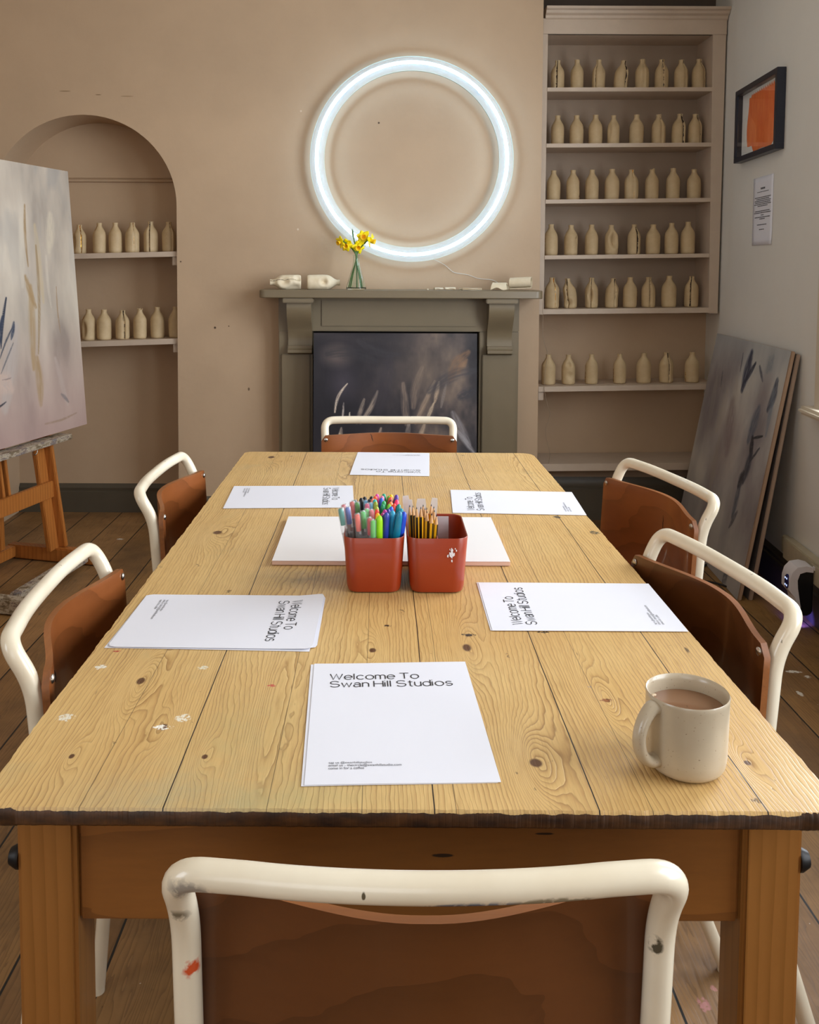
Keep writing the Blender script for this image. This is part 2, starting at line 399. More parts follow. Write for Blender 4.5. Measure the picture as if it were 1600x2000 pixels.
    # little paint marks
    for px, py, a, b, cc in ((196, 1303, .010, .008, 'e4ddcc'), (128, 1402, .012, .010, 'ded6c2'), (396, 1304, .008, .007, 'd8cfb6'), (358, 1402, .010, .010, 'e2dac6'), (318, 1420, .013, .007, 'efe9dc'),
                             (530, 1339, .006, .004, 'b83a3a'), (230, 1272, .008, .003, 'a8402f'), (1470, 1342, .008, .006, '6f7480'), (1152, 1341, .003, .003, '5a6fa0'), (1185, 1368, .009, .005, '8e5a34'), (1062, 1235, .01, .004, '2a1d12'), (915, 1240, .012, .006, '2a1d12'), (757, 1222, .006, .004, '2a1d12'), (1088, 1010, .01, .012, '4d4334'), (1162, 1040, .012, .014, '5e5138')):
        q = at(px, py, z=TT)-TR
        col = g.mix(g.ramp(g.m('MULTIPLY', g.gauss((q.x, q.y, 0), (a, b, 1e9)), g.ramp(g.noise(g.p, 260, 3), .3, .6)), .3, .45), col, cc)
    col = g.mix(sm, col, '21150a')
    # the dark, dirty end grain of the front and sides
    nz = g.xyz(g.tc.outputs['Normal'])[2]
    side = g.m('LESS_THAN', nz, .35)
    col = g.mix(side, col, g.mix(g.ramp(g.noise(g.scaled(g.p, 1, 1, 3), 30, 4), .35, .7), '4a2c12', '20120a'))
    g.bump(g.m('SUBTRACT', g.m('MULTIPLY', line, -1), g.m('ADD', g.m('MULTIPLY', sm, 4), g.m('ADD', g.m('MULTIPLY', dk, 1), g.m('MULTIPLY', fine, .4)))), .32, .001)
    return g.fin(col, g.ramp(g.noise(g.p, 8, 3), .3, .7, .36, .5))
M_floor = floor_mat(); M_table = table_mat()
M_apron = wood('brown_apron_wood', '8f5a26', '6a3f18', 'x', 7, 1.2, .5, .42, 6, .1, .1, blobs=[((.04, -.85, .70), (.014, 1, .0025), '24130a'), ((.15, -.85, .725), (.012, 1, .0015), '24130a')])
M_leg = wood('pine_leg_wood', '9a6630', '80521f', 'z', 70, 1.0, .4, .42, 9, .1, .04)

def paint_canvas(name, wid, hei, nu, nv, colf):
    """canvas mesh in local x (width), z (height); colours are brushwork laid on a fine grid"""
    bm = BM(); grid(bm, nu, nv, lambda u, v: (u*wid, 0, v*hei))
    me = bpy.data.meshes.new(name); bm.to_mesh(me); bm.free()
    U, V = np.meshgrid(np.linspace(0, 1, nu+1), np.linspace(0, 1, nv+1))
    col = colf(U, V); col = np.clip(col/255., 0, 1); col = np.where(col <= .04045, col/12.92, ((col+.055)/1.055)**2.4)
    ca = me.color_attributes.new('Col', 'FLOAT_COLOR', 'POINT')
    a = np.ones((col.shape[0]*col.shape[1], 4)); a[:, :3] = col.reshape(-1, 3)
    ca.data.foreach_set('color', a.ravel())
    return me
def vnoise(U, V, fu, fv, seed):
    r = np.random.RandomState(seed); n = 64; T = r.rand(n, n)
    a = U*fu; b = V*fv; i = np.floor(a).astype(int); j = np.floor(b).astype(int); a = a-i; b = b-j
    a = a*a*(3-2*a); b = b*b*(3-2*b)
    g = lambda i, j: T[i % n, j % n]
    return (g(i, j)*(1-a)+g(i+1, j)*a)*(1-b)+(g(i, j+1)*(1-a)+g(i+1, j+1)*a)*b
def fbm(U, V, fu, fv, seed, o=4):
    s = 0; k = 0
    for q in range(o): s = s+vnoise(U, V, fu*2**q, fv*2**q, seed+q)*.5**q; k += .5**q
    return s/k
def lay(col, mask, c): return col*(1-mask[..., None])+np.array(c, float)*mask[..., None]
def stroke(U, V, p0, p1, wd, seed=0, asp=1.0, bend=0.0, soft=.35):
    x0, y0 = p0; x1, y1 = p1; X = U*asp; x0 *= asp; x1 *= asp
    dx, dy = x1-x0, y1-y0; L = math.hypot(dx, dy)
    t = ((X-x0)*dx+(V-y0)*dy)/L/L; tc = np.clip(t, 0, 1)
    d = ((X-x0)*(-dy)+(V-y0)*dx)/L - bend*L*np.sin(PI*tc)
    e = np.maximum(np.abs(t-.5)-.5, 0)*L
    wv = wd*(.35+.65*np.sin(PI*np.clip(tc*.85+.1, 0, 1)))
    r = np.hypot(d, e)/wv
    m = np.clip((1-r)/soft, 0, 1)
    br = vnoise(t*3+seed, d/wd*4+seed*3.1, 2, 2, seed)
    return m*np.clip(.35+1.1*br, 0, 1)
def canvas_mat(name):
    g = G(name); n = g.nt.nodes.new('ShaderNodeVertexColor'); n.layer_name = 'Col'
    g.bump(g.m('ADD', g.noise(g.scaled(g.p, 1, 1, .35), 60, 4, .6), g.m('MULTIPLY', g.noise(g.p, 500, 2), .3)), .25, .002)
    return g.fin(n.outputs[0], .45)
M_canvas = canvas_mat('brushed_oil_paint')
M_canvasedge = plain('raw_canvas_edge', 'a08a78', .8, var=.15)

# ================================================================ THE ROOM
XL, YR, ZC = -2.62, -1.8, 3.0
bm = BM(); box(bm, XL-.2, 2.4, YR-.2, 5.2, -.1, 0); struct('floor', bm, M_floor, 'worn dark pine floorboards flecked with paint', 'floor')
bm = BM(); box(bm, XL-.2, 2.4, YR-.2, 5.2, ZC, ZC+.1); struct('ceiling', bm, M_ceil)
W4 = (-1.2, .1, .9, 2.5); bm = BM()
for a, b, z0, z1 in ((YR-.2, W4[0], 0, ZC), (W4[1], 5.2, 0, ZC), (W4[0], W4[1], 0, W4[2]), (W4[0], W4[1], W4[3], ZC)): box(bm, XL-.2, XL, a, b, z0, z1)
struct('wall_left', bm, M_wall)
# back wall with chimney breast, arched niche and the alcove of the bookcase
ax, arx, arz, asz = -1.508, .467, .451, 1.65
prof = [(XL, 0), (ax-arx, 0), (ax-arx, asz)]
prof += [(ax-arx*math.cos(PI*k/40), asz+arz*math.sin(PI*k/40)) for k in range(1, 40)]
prof += [(ax+arx, asz), (ax+arx-.004, 0), (.808, 0), (.804, ZC), (XL, ZC)]
bm = BM(); prism(bm, prof, 'y', 4.65, 4.95)
q = BM(); box(q, XL-.2, 2.2, 4.95, 5.15, 0, ZC)
box(q, ax-arx-.02, ax+arx+.02, 4.92, 4.955, 0, 2.3)
me = bpy.data.meshes.new('t'); q.to_mesh(me); q.free(); bm.from_mesh(me); bpy.data.meshes.remove(me)
struct('wall_back', bm, M_wall, 'beige plaster wall with chimney breast and arched niche', 'wall', shade=25)
# thin timber bead moulding inside the niche, above the bottles
bm = BM(); prism(bm, [(4.92, 1.788), (4.9, 1.79), (4.897, 1.80), (4.905, 1.808), (4.92, 1.812)], 'x', ax-arx, ax+arx-.002); struct('trim_1', bm, M_niche, 'slim painted rail across the back of the arched niche', 'trim')
def skirting(name, M_, length, h=.155, t=.022):
    bm = BM(); prism(bm, [(0, .0), (-t, .0), (-t, h*.72), (-t*.55, h*.76), (-t*.65, h*.86), (-t*.3, h*.93), (0, h)], 'x', 0, length)
    bmesh.ops.transform(bm, matrix=M_, verts=bm.verts); return struct(name, bm, M_skirt)
skirting('baseboard_back', Matrix.Translation((ax-arx, 4.92, 0)), 2*arx-.006)
skirting('baseboard_chimney', Matrix.Translation((ax+arx, 4.65, 0)), .50)
skirting('baseboard_alcove', Matrix.Translation((.83, 4.80, 0)), .93, .23, .02)
skirting('baseboard_left', Matrix.Translation((XL, YR, 0)) @ Matrix.Rotation(PI/2, 4, 'Z'), 6.3)
bm = BM(); box(bm, .808, 1.76, 4.80, 4.93, 0, .29); struct('trim_2', bm, M_shelfback, 'boxed plinth panel under the lowest alcove shelf', 'trim')
bm = BM(); box(bm, .806, 1.775, 4.925, 4.949, 2.652, 3.0); struct('alcove_shade_panel', bm, plain('alcove_shade_brown', '4a3e34', .7), 'added dark panel standing in for shade in the alcove above the bookcase', 'trim')  # added dark panel; the shade of the recess is put into its colour
# right wall, local frame: x outwards, y along the wall
RW = Matrix.Translation((WX0, 0, 0)) @ Matrix.Rotation(WROT, 4, 'Z')
W1 = (1.75, 3.355, .83, 2.52); W2 = (-.10, 1.20, .83, 2.52)
bm = BM(); s0, s1 = YR-.3, 5.05
for a, b, z0, z1 in ((s0, W2[0], 0, ZC), (W2[1], W1[0], 0, ZC), (W1[1], s1, 0, ZC), (W2[0], W2[1], 0, W2[2]), (W2[0], W2[1], W2[3], ZC), (W1[0], W1[1], 0, W1[2]), (W1[0], W1[1], W1[3], ZC)):
    box(bm, 0, .22, a, b, z0, z1, M=RW)
bmesh.ops.remove_doubles(bm, verts=bm.verts, dist=.0005)
struct('wall_right', bm, M_wallr, 'pale grey plaster wall with sash window', 'wall')
bm = BM(); prism(bm, [(0, 0), (-.02, 0), (-.02, .115), (-.012, .12), (-.014, .135), (0, .155)], 'y', YR, 4.9); bmesh.ops.transform(bm, matrix=RW, verts=bm.verts); struct('baseboard_right', bm, M_skirt)
M_sash = plain('sash_white_paint', 'cfc4b0', .4, var=.03)
def pane_mat():
    g = G('window_glass'); t = g.nt.nodes.new('ShaderNodeBsdfTransparent'); gl = g.nt.nodes.new('ShaderNodeBsdfGlossy'); gl.inputs['Roughness'].default_value = .02
    fr = g.nt.nodes.new('ShaderNodeFresnel'); fr.inputs[0].default_value = 1.45; mx = g.nt.nodes.new('ShaderNodeMixShader')
    geo = g.nt.nodes.new('ShaderNodeNewGeometry'); g.nt.links.new(g.m('MULTIPLY', fr.outputs[0], g.m('SUBTRACT', 1.0, geo.outputs['Backfacing'])), mx.inputs[0]); g.nt.links.new(t.outputs[0], mx.inputs[1]); g.nt.links.new(gl.outputs[0], mx.inputs[2]); g.nt.links.new(mx.outputs[0], g.out.inputs[0]); return g.mat
M_pane = pane_mat()
def sash(n, Mw, a, b, z0, z1):
    r = bpy.data.objects.new('window_%d' % n, None); C.objects.link(r); r['kind'] = 'structure'
    def part(nm, f, mat):
        bm = BM(); f(bm); bmesh.ops.transform(bm, matrix=Mw, verts=bm.verts); return finish(nm, bm, mat, r)
    def arch(bm):
        for q in ((a-.075, a, z0-.02, z1+.075), (b, b+.075, z0-.02, z1+.075), (a-.075, b+.075, z1, z1+.075)): box(bm, -.022, .0, *q, .006)
    part('architrave', arch, M_sash)
    def fr(bm):
        zm = (z0+z1)/2
        for (p, q, u, v) in ((a, a+.045, z0, z1), (b-.045, b, z0, z1), (a, b, z0, z0+.06), (a, b, z1-.05, z1), (a, b, zm-.025, zm+.025), ((a+b)/2-.012, (a+b)/2+.012, z0, z1)): box(bm, .12, .16, p, q, u, v)
    part('sash_frame', fr, M_sash)
    part('pane', lambda bm: box(bm, .137, .141, a+.02, b-.02, z0+.02, z1-.02), M_pane)
    part('sill', lambda bm: box(bm, -.062, .13, a-.13, b+.13, z0-.045, z0-.012, .012), M_sash)
sash(1, RW, *W1); sash(2, RW, *W2)
RR = Matrix.Translation((0, YR, 0)) @ Matrix.Rotation(-PI/2, 4, 'Z')
W3 = (-1.4, .25, .9, 2.5)
bm = BM()
for a, b, z0, z1 in ((XL-.2, W3[0], 0, ZC), (W3[1], 2.4, 0, ZC), (W3[0], W3[1], 0, W3[2]), (W3[0], W3[1], W3[3], ZC)): box(bm, 0, .22, a, b, z0, z1, M=RR)
struct('wall_rear', bm, M_wall)
sash(3, RR, *W3)  # unseen rear window, the opening for the rear fill
sash(4, Matrix.Translation((XL, 0, 0)) @ Matrix.Rotation(PI, 4, 'Z'), -W4[1], -W4[0], W4[2], W4[3])  # added left-wall window, an opening for the left fill lamp

# ================================================================ FIREPLACE
ft = thing('fireplace', 'olive grey painted wooden fireplace surround with scroll corbels', 'fireplace', (.1, 4.6, 0))
xo0, xi0, xi1, xo1 = -.515, -.345, .492, .690
bm = BM(); pr = []
def rr2(x0, x1, y0, y1, r, n=5):
    o = []
    for cx, cy, a0 in ((x1-r, y0+r, -90), (x1, y1, None), (x0, y1, None), (x0+r, y0+r, 180)):
        if a0 is None: o.append((cx, cy))
        else: o += [(cx+r*math.cos(math.radians(a0+90*k/n)), cy+r*math.sin(math.radians(a0+90*k/n))) for k in range(n+1)]
    return o
prism(bm, rr2(-.597, .787, 4.42, 4.65, .035), 'z', 1.190, 1.229)
fm = finish('mantel_shelf', bm, M_mantel, ft, world=True, shade=50)
bv = fm.modifiers.new('b', 'BEVEL'); bv.width = .004; bv.segments = 2; bv.limit_method = 'ANGLE'
bm = BM(); box(bm, xo0, xo1, 4.555, 4.649, 1.02, 1.19, .003); box(bm, -.30, .475, 4.548, 4.556, 1.045, 1.175, .003); finish('frieze', bm, M_mantel, ft, world=True)
for a, b in ((xo0, xi0), (xi1, xo1)):
    bm = BM(); box(bm, a, b, 4.56, 4.649, 0, 1.02, .003); box(bm, a+.014, b-.012, 4.545, 4.562, .12, .905, .004); box(bm, a-.004, b+.004, 4.535, 4.649, 0, .14, .004)
    finish('pilaster', bm, M_mantel, ft, world=True)
for a, b in ((-.465, -.345), (.528, .652)):
    bm = BM(); P = []
    for k in range(25):
        t = k/24; zz = 1.165-t*.215
        d = .070*(1-t)**1.0+.035+.018*math.sin(t*2*PI*.95+.3)
        P.append((4.57-d, zz))
    P = [(4.57, 1.165)]+P+[(4.57-.05, .95), (4.57-.05, .935), (4.57-.062, .93), (4.57-.062, .915), (4.57-.03, .905), (4.57, .905)]
    prism(bm, P, 'x', a, b); box(bm, a-.018, b+.014, 4.42+.01, 4.56, 1.166, 1.19, .004); finish('corbel', bm, M_mantel, ft, world=True, shade=30)
bm = BM(); box(bm, xi0, xi1, 4.63, 4.648, 0, 1.02); finish('firebox', bm, M_dark, ft, world=True)  # flat black panel in place of the dark hollow opening

# ================================================================ BOOKCASE, LOW SHELVES, NICHE SHELVES
bc = thing('bookcase', 'tall taupe painted alcove bookcase with five rows of clay bottles', 'bookcase', (1.27, 4.82, 1.1))
BY, BB = 4.70, 4.93
rows = [(2.2554, 2.2602), (1.9736, 1.9823), (1.6896, 1.7023), (1.4047, 1.4188), (1.128, 1.1396)]
bxl, bxr = .838, 1.684
def shz(r, x): return r[0]+(r[1]-r[0])*(x-.84)/.85
for i, r in enumerate(rows):
    bm = BM(); th = .020 if i < 4 else .026; a, b = (bxl, bxr) if i < 4 else (.812, 1.735)
    hexa(bm, [(a, BY-.002, shz(r, a)-th), (b, BY-.002, shz(r, b)-th), (b, BB, shz(r, b)-th), (a, BB, shz(r, a)-th), (a, BY-.002, shz(r, a)), (b, BY-.002, shz(r, b)), (b, BB, shz(r, b)), (a, BB, shz(r, a))])
    finish('shelf', bm, M_shelf, bc, world=True, smooth=False)
bm = BM(); box(bm, .811, bxl, BY, BB, 1.10, 2.60, .002); finish('side_panel', bm, M_shelf, bc, world=True)
bm = BM(); hexa(bm, [(1.690, BY, 1.11), (1.736, BY, 1.11), (1.742, BB, 1.11), (1.695, BB, 1.11), (1.672, BY, 2.60), (1.74, BY, 2.60), (1.742, BB, 2.60), (1.672, BB, 2.60)]); finish('side_panel', bm, M_shelf, bc, world=True, smooth=False)
bm = BM(); box(bm, .811, 1.742, BB, 4.948, 1.10, 2.60); finish('back_panel', bm, M_shelfback, bc, world=True)
bm = BM(); box(bm, .811, 1.742, BY-.001, BB, 2.522, 2.545); box(bm, .811, 1.742, BY-.004, BY+.015, 2.522, 2.60, .002); finish('top_board', bm, M_shelf, bc, world=True)
bm = BM(); prism(bm, [(BY-.004, 2.594), (BY-.012, 2.60), (BY-.014, 2.612), (BY-.03, 2.62), (BY-.036, 2.632), (BY-.05, 2.637), (BY-.05, 2.650), (BB, 2.650), (BB, 2.594)], 'x', .822, 1.744); finish('cornice', bm, M_shelf, bc, world=True, shade=30)
def lowshelf(name, label, xa, xb, y0, y1, za, zb, th, mat, cat='shelf', brk=(), group=None):
    t = thing(name, label, cat, ((xa+xb)/2, (y0+y1)/2, (za+zb)/2), group=group)
    bm = BM(); hexa(bm, [(xa, y0, za-th), (xb, y0, zb-th), (xb, y1, zb-th), (xa, y1, za-th), (xa, y0, za), (xb, y0, zb), (xb, y1, zb), (xa, y1, za)])
    finish('board', bm, mat, t, world=True, smooth=False)
    for x, s in brk:
        bm = BM(); zz = (za if s > 0 else zb)-th; box(bm, min(x, x+s*.028), max(x, x+s*.028), y0+.012, y1, zz-.045, zz-.0005, .002); finish('bracket', bm, mat, t, world=True)
lowshelf('wall_shelf', 'long taupe wall shelf below the bookcase holding seven clay bottles', .812, 1.735, 4.672, 4.945, .729, .747, .027, M_shelf, brk=((.813, 1),), group='painted alcove shelves')
lowshelf('wall_shelf', 'lowest deep alcove shelf standing empty above the dark skirting', .812, 1.738, 4.672, 4.945, .325, .338, .038, M_shelf, group='painted alcove shelves')
NS = [(1.3975, 1.4172), (.942, .9713)]
lowshelf('niche_shelf', 'upper beige shelf inside the arched niche with clay bottles', ax-arx, ax+arx-.003, 4.668, 4.915, 1.392, 1.4172, .026, M_shelf, brk=((ax+arx-.004, -1),), group='arched niche shelves')
lowshelf('niche_shelf', 'lower beige shelf inside the arched niche with clay bottles', ax-arx, ax+arx-.003, 4.668, 4.915, .937, .9713, .028, M_shelf, brk=((ax+arx-.004, -1),), group='arched niche shelves')

# ================================================================ CLAY BOTTLES
def bprof(h):  # radius at normalised height
    pts = [(0, .0300), (.02, .0330), (.08, .0345), (.45, .0350), (.60, .0345), (.67, .0318), (.745, .0262), (.81, .0195), (.86, .0150), (.905, .0125), (.96, .0130), (1, .0140)]
    for (a, ra), (b, rb) in zip(pts, pts[1:]):
        if h <= b: t = (h-a)/(b-a); t = t*t*(3-2*t); return ra+(rb-ra)*t
    return .014
def clay_bottle(name, label, loc, rz=0, h=.158, wide=1.0, group=None, seams=(), dents=(), lean=0, gold=(), nick=False, mat=None, M=None, seed=0, neckfold=0, broken=None, cat='bottle'):
    rnd = random.Random(seed); t = thing(name, label, cat, loc, rz, group); n, m = 36, 30
    top = 1.0
    def rad(hh, th):
        r = bprof(hh)*wide*(1+.018*math.sin(2*th+seed)+.012*math.sin(3*th+hh*6+seed*2))
        for s, kind in seams:
            th0 = -PI/2+math.asin(s); d = (th-th0+PI) % (2*PI)-PI
            r -= .0050*math.exp(-(d/.12)**2)*(1+.8*(kind == 'open')); r += .0022*math.exp(-((d-.22)/.16)**2)
        for (s, hz, a, b, dep) in dents:
            th0 = -PI/2+math.asin(max(-1, min(1, s))); d = (th-th0+PI) % (2*PI)-PI
            r -= dep*math.exp(-(d/a)**2-((hh-hz)/b)**2)
            r += dep*.12*math.exp(-((math.hypot(d/a, (hh-hz)/b)-1.6)/.35)**2)
        return max(r, .004)
    def pos(hh, th, off=0):
        r = rad(hh, th)+off
        z = hh*h
        if hh > .97 and nick: z -= .006*max(0, math.sin(th*1.0+seed))+.003*math.sin(5*th+seed)
        x = r*math.cos(th)+lean*max(0, hh-.25)**1.3*h; y = r*math.sin(th)
        if neckfold: x += neckfold*max(0, hh-.7)*h
        if broken: z = min(z, h*(broken+.08*math.sin(2*th+seed)+.04*math.sin(5*th)))
        return Vector((x, y, z))
    bm = BM(); R = []
    hs = [0, .012, .04]+[.08+.92*k/(m-1) for k in range(m)]
    R.append([bm.verts.new((0, 0, .001))])
    for hh in hs: R.append([bm.verts.new(pos(hh, 2*PI*k/n)) for k in range(n)])
    R.append([bm.verts.new(pos(1, 2*PI*k/n, -.0035)) for k in range(n)])
    R.append([bm.verts.new(pos(.90, 2*PI*k/n, -.004)) for k in range(n)])
    c = pos(.86, 0); R.append([bm.verts.new((pos(.86, 0).x/2+pos(.86, PI).x/2, 0, .86*h if not broken else .5*h*broken))])
    for a, b in zip(R, R[1:]):
        for k in range(n):
            j = (k+1) % n
            if len(a) == 1: bm.faces.new((a[0], b[j], b[k]))
            elif len(b) == 1: bm.faces.new((a[k], a[j], b[0]))
            else: bm.faces.new((a[k], a[j], b[j], b[k]))
    if M: bmesh.ops.transform(bm, matrix=M, verts=bm.verts)
    finish('body', bm, mat or M_clay, t, shade=60)
    def ribbon(nm, s, h0, h1, wd, matl, jit, blobs=False):
        bm = BM(); th0 = -PI/2+math.asin(s); prev = None; N = 26; j = 0
        for k in range(N+1):
            hh = h0+(h1-h0)*k/N; j = j*.6+rnd.uniform(-jit, jit)
            r = max(.01, bprof(hh)); th = th0+j/r
            ww = wd*(.55+.9*rnd.random()) if not blobs else wd*(.4+1.6*(rnd.random() > .55))
            dw = ww/r/2
            a, b, c2 = pos(hh, th-dw, .0004), pos(hh, th, .0012 if blobs else .0008), pos(hh, th+dw, .0004)
            cur = [bm.verts.new(q) for q in (a, b, c2)]
            if prev: bm.faces.new((prev[0], prev[1], cur[1], cur[0])); bm.faces.new((prev[1], prev[2], cur[2], cur[1]))
            prev = cur
        if M: bmesh.ops.transform(bm, matrix=M, verts=bm.verts)
        finish(nm, bm, matl, t, shade=80)
    for s, kind in seams:
        ribbon('gold_seam' if kind == 'gold' else 'crack', s, .03, .985, {'open': .0058, 'gold': .0034, 'thin': .0020}[kind], M_gold if kind == 'gold' else M_crack, .0011)
        if kind == 'open': ribbon('gold_seam', s, .08, .45, .0014, M_gold, .001)
    for s, h0, h1 in gold: ribbon('gold_seam', s, h0, h1, .003, M_gold, .0012, True)
    return t
ordw = ['first', 'second', 'third', 'fourth', 'fifth', 'sixth', 'seventh', 'eighth']
def row(spec, rowz, yy, place, group, px_y, seed0):
    for i, (px, look, kw) in enumerate(spec):
        x = at(px, px_y, Y=yy).x
        z = rowz(x)+.0008
        nrm = ordw[i]
        ext = 'right end' if i == len(spec)-1 else 'left end' if i == 0 else nrm+' from left'
        kw = dict(kw); kw.setdefault('wide', random.uniform(.96, 1.04)); kw.setdefault('h', random.uniform(.154, .162))
        clay_bottle('clay_bottle', 'clay bottle %s, %s, %s' % (look, ext, place), (x, yy, z), random.uniform(-.03, .03), group=group, seed=seed0+i, **kw)
P0 = {}
row([(1089, 'split by a slanting seam', dict(seams=[(-.35, 'open')])), (1127, 'with plain sides', P0), (1169, 'with a seam near its left edge', dict(seams=[(-.62, 'thin')], dents=[(.75, .6, .3, .1, .004)])),
     (1212, 'leaning with an open right seam', dict(seams=[(.62, 'open')], lean=.14)), (1254, 'split down the middle', dict(seams=[(.1, 'thin')])), (1292, 'gaping at the neck and middle', dict(seams=[(-.08, 'open')])),
     (1330, 'with a thin right-hand crack', dict(seams=[(.4, 'thin')], dents=[(.8, .55, .3, .1, .005)])), (1364, 'with a chipped right shoulder', dict(dents=[(.7, .45, .25, .08, .006)], seams=[(.72, 'thin')]))],
    lambda x: shz(rows[0], x), 4.80, 'top row of bookcase', 'clay bottles on the bookcase', 170, 10)
row([(1089, 'with straight intact sides', P0), (1126, 'with a gold fleck on its right', dict(gold=[(.93, .55, .8)])), (1163, 'with smooth round sides', P0), (1198, 'narrower than its neighbours', dict(wide=.88, dents=[(-.8, .5, .3, .2, .005)])),
     (1243, 'with a folded neck', dict(dents=[(-.4, .82, .6, .05, .006)], gold=[(.95, .35, .6)])), (1286, 'with a faint soft seam', dict(seams=[(.25, 'thin')], dents=[(.3, .4, .2, .3, .003)])),
     (1325, 'torn open down its right', dict(seams=[(.45, 'open')], lean=.05)), (1357, 'with a low right crack', dict(seams=[(.6, 'thin')]))],
    lambda x: shz(rows[1], x), 4.80, 'second row of bookcase', 'clay bottles on the bookcase', 277, 30)
row([(1081, 'with a warm smooth surface', P0), (1119, 'with gold beads on its right', dict(gold=[(.92, .1, .8)])), (1156, 'with clean plain sides', P0), (1195, 'with a broad plain belly', dict(wide=1.05)),
     (1233, 'split by a central gold seam', dict(seams=[(.1, 'gold')])), (1273, 'with a jagged rim', dict(nick=True)), (1314, 'with a slim upright neck', P0), (1355, 'with unmarked sides', P0)],
    lambda x: shz(rows[2], x), 4.80, 'third row of bookcase', 'clay bottles on the bookcase', 387, 50)
row([(1076, 'with a gold blob on its left', dict(gold=[(-.95, .3, .6)])), (1115, 'puckered on its right side', dict(dents=[(.85, .52, .35, .09, .012)])), (1155, 'with a small burr on its right', dict(gold=[(.97, .6, .7)])),
     (1194, 'with a huge torn hole', dict(dents=[(.3, .50, .60, .20, .032)], lean=-.02, gold=[(.0, .3, .45)])), (1238, 'split right of its middle', dict(seams=[(.35, 'open')])), (1275, 'with full round shoulders', dict(wide=1.08)),
     (1311, 'with smooth tapering shoulders', P0), (1343, 'with the tallest neck', dict(h=.166))],
    lambda x: shz(rows[3], x), 4.80, 'fourth row of bookcase', 'clay bottles on the bookcase', 495, 70)
row([(1078, 'split by a glittering gold seam', dict(seams=[(.3, 'gold')], wide=1.05)), (1114, 'collapsed and folded at its foot', dict(seams=[(-.6, 'open')], dents=[(-.45, .15, .6, .12, .014)], lean=-.16)), (1155, 'with a dark hole on its left', dict(dents=[(-.35, .42, .3, .16, .018)], seams=[(-.35, 'thin')])),
     (1194, 'with a pinched central fold', dict(seams=[(.3, 'thin')], dents=[(.4, .5, .25, .03, .006)], lean=.08)), (1230, 'plain with gold on its right edge', dict(wide=1.05, gold=[(.93, .25, .6)])), (1266, 'with a dark open middle seam', dict(seams=[(.05, 'open')])),
     (1306, 'broad with plain sides', dict(wide=1.08, h=.164)), (1350, 'with a crack on its left', dict(seams=[(-.5, 'open')]))],
    lambda x: shz(rows[4], x), 4.80, 'bottom row of bookcase', 'clay bottles on the bookcase', 602, 90)
lz = lambda x: .729+(.747-.729)*(x-.812)/(1.735-.812)
row([(1071, 'with a gaping mouth', dict(wide=1.05)), (1110, 'crumpled by two hollows', dict(dents=[(0, .68, .4, .08, .014), (.1, .3, .4, .1, .008)])), (1155, 'beside a string of gold beads', dict(gold=[(-.98, .05, .4)])),
     (1210, 'with gold beads down its left', dict(gold=[(-.98, .05, .5)], nick=True)), (1257, 'with an even plain body', dict(wide=1.06)), (1301, 'split lightly up the middle', dict(seams=[(.15, 'thin')])), (1351, 'with gold beads at its foot', dict(gold=[(-.98, .03, .35)], wide=1.04))],
    lz, 4.76, 'shelf under bookcase', 'clay bottles on the shelf under the bookcase', 748, 110)
n1 = lambda x: 1.392+(1.4172-1.392)*(x-(ax-arx))/(2*arx)
n2 = lambda x: .937+(.9713-.937)*(x-(ax-arx))/(2*arx)
row([(156, 'dented with a gold-lined tear', dict(dents=[(-.7, .4, .3, .2, .010)], seams=[(.5, 'gold')], h=.15)), (195, 'with a gold-edged neck', dict(gold=[(-.6, .75, .95)])), (226, 'with plain even sides', P0),
     (259, 'with a gold line on its right', dict(seams=[(.55, 'gold')])), (295, 'split down its centre', dict(seams=[(-.05, 'open')])), (330, 'half hidden by the niche edge', dict(seams=[(.6, 'thin')]))],
    n1, 4.76, 'upper niche shelf', 'clay bottles in the arched niche', 493, 130)
row([(174, 'with a long side gash', dict(dents=[(-.45, .35, .35, .2, .014)], gold=[(-.7, .65, .8)])), (204, 'with bulging shoulders', dict(wide=1.06)), (240, 'twisted with a right seam', dict(seams=[(.45, 'open')], h=.15)),
     (274, 'with slightly uneven shoulders', dict(nick=True)), (308, 'with smooth straight sides', P0), (343, 'mostly hidden by the niche edge', P0)],
    n2, 4.76, 'lower niche shelf', 'clay bottles in the arched niche', 661, 150)

# ================================================================ NEON RING
rc = Vector((.1487, 4.578, 1.879)); RR_ = .474
ring = thing('neon_ring_light', 'large round white neon ring light glowing on the chimney breast', 'light', (rc.x, 4.64, rc.z))
M_neon = emit('neon_white_glow', 'b4dcff', 12)
M_opal = plain('clear_acrylic_backing', 'e4f0f2', .25, var=.0, **{'Alpha': .10})
bm = BM(); pts = [(rc.x+RR_*math.cos(2*PI*k/128), rc.y, rc.z+RR_*math.sin(2*PI*k/128)) for k in range(128)]
sweep(bm, pts, .0082, 10, closed=True, up0=(0, 1, 0)); finish('neon_tube', bm, M_neon, ring, world=True)
bm = BM()
def ringrect(ri, ro, y0, y1, n=128):
    L = [[bm.verts.new((rc.x+r*math.cos(2*PI*k/n), y, rc.z+r*math.sin(2*PI*k/n))) for k in range(n)] for r, y in ((ri, y0), (ro, y0), (ro, y1), (ri, y1))]
    for a in range(4):
        A, B = L[a], L[(a+1) % 4]
        for k in range(n): bm.faces.new((A[k], A[(k+1) % n], B[(k+1) % n], B[k]))
ringrect(RR_-.034, RR_+.034, 4.606, 4.611)
finish('backing_ring', bm, M_opal, ring, world=True)
M_rim = plain('acrylic_edge', 'b9bfae', .4, var=.02)
for r_ in (RR_-.036, RR_+.034):
    bm = BM(); ringrect(r_, r_+.002, 4.604, 4.616); finish('edge_rim', bm, M_rim, ring, world=True)
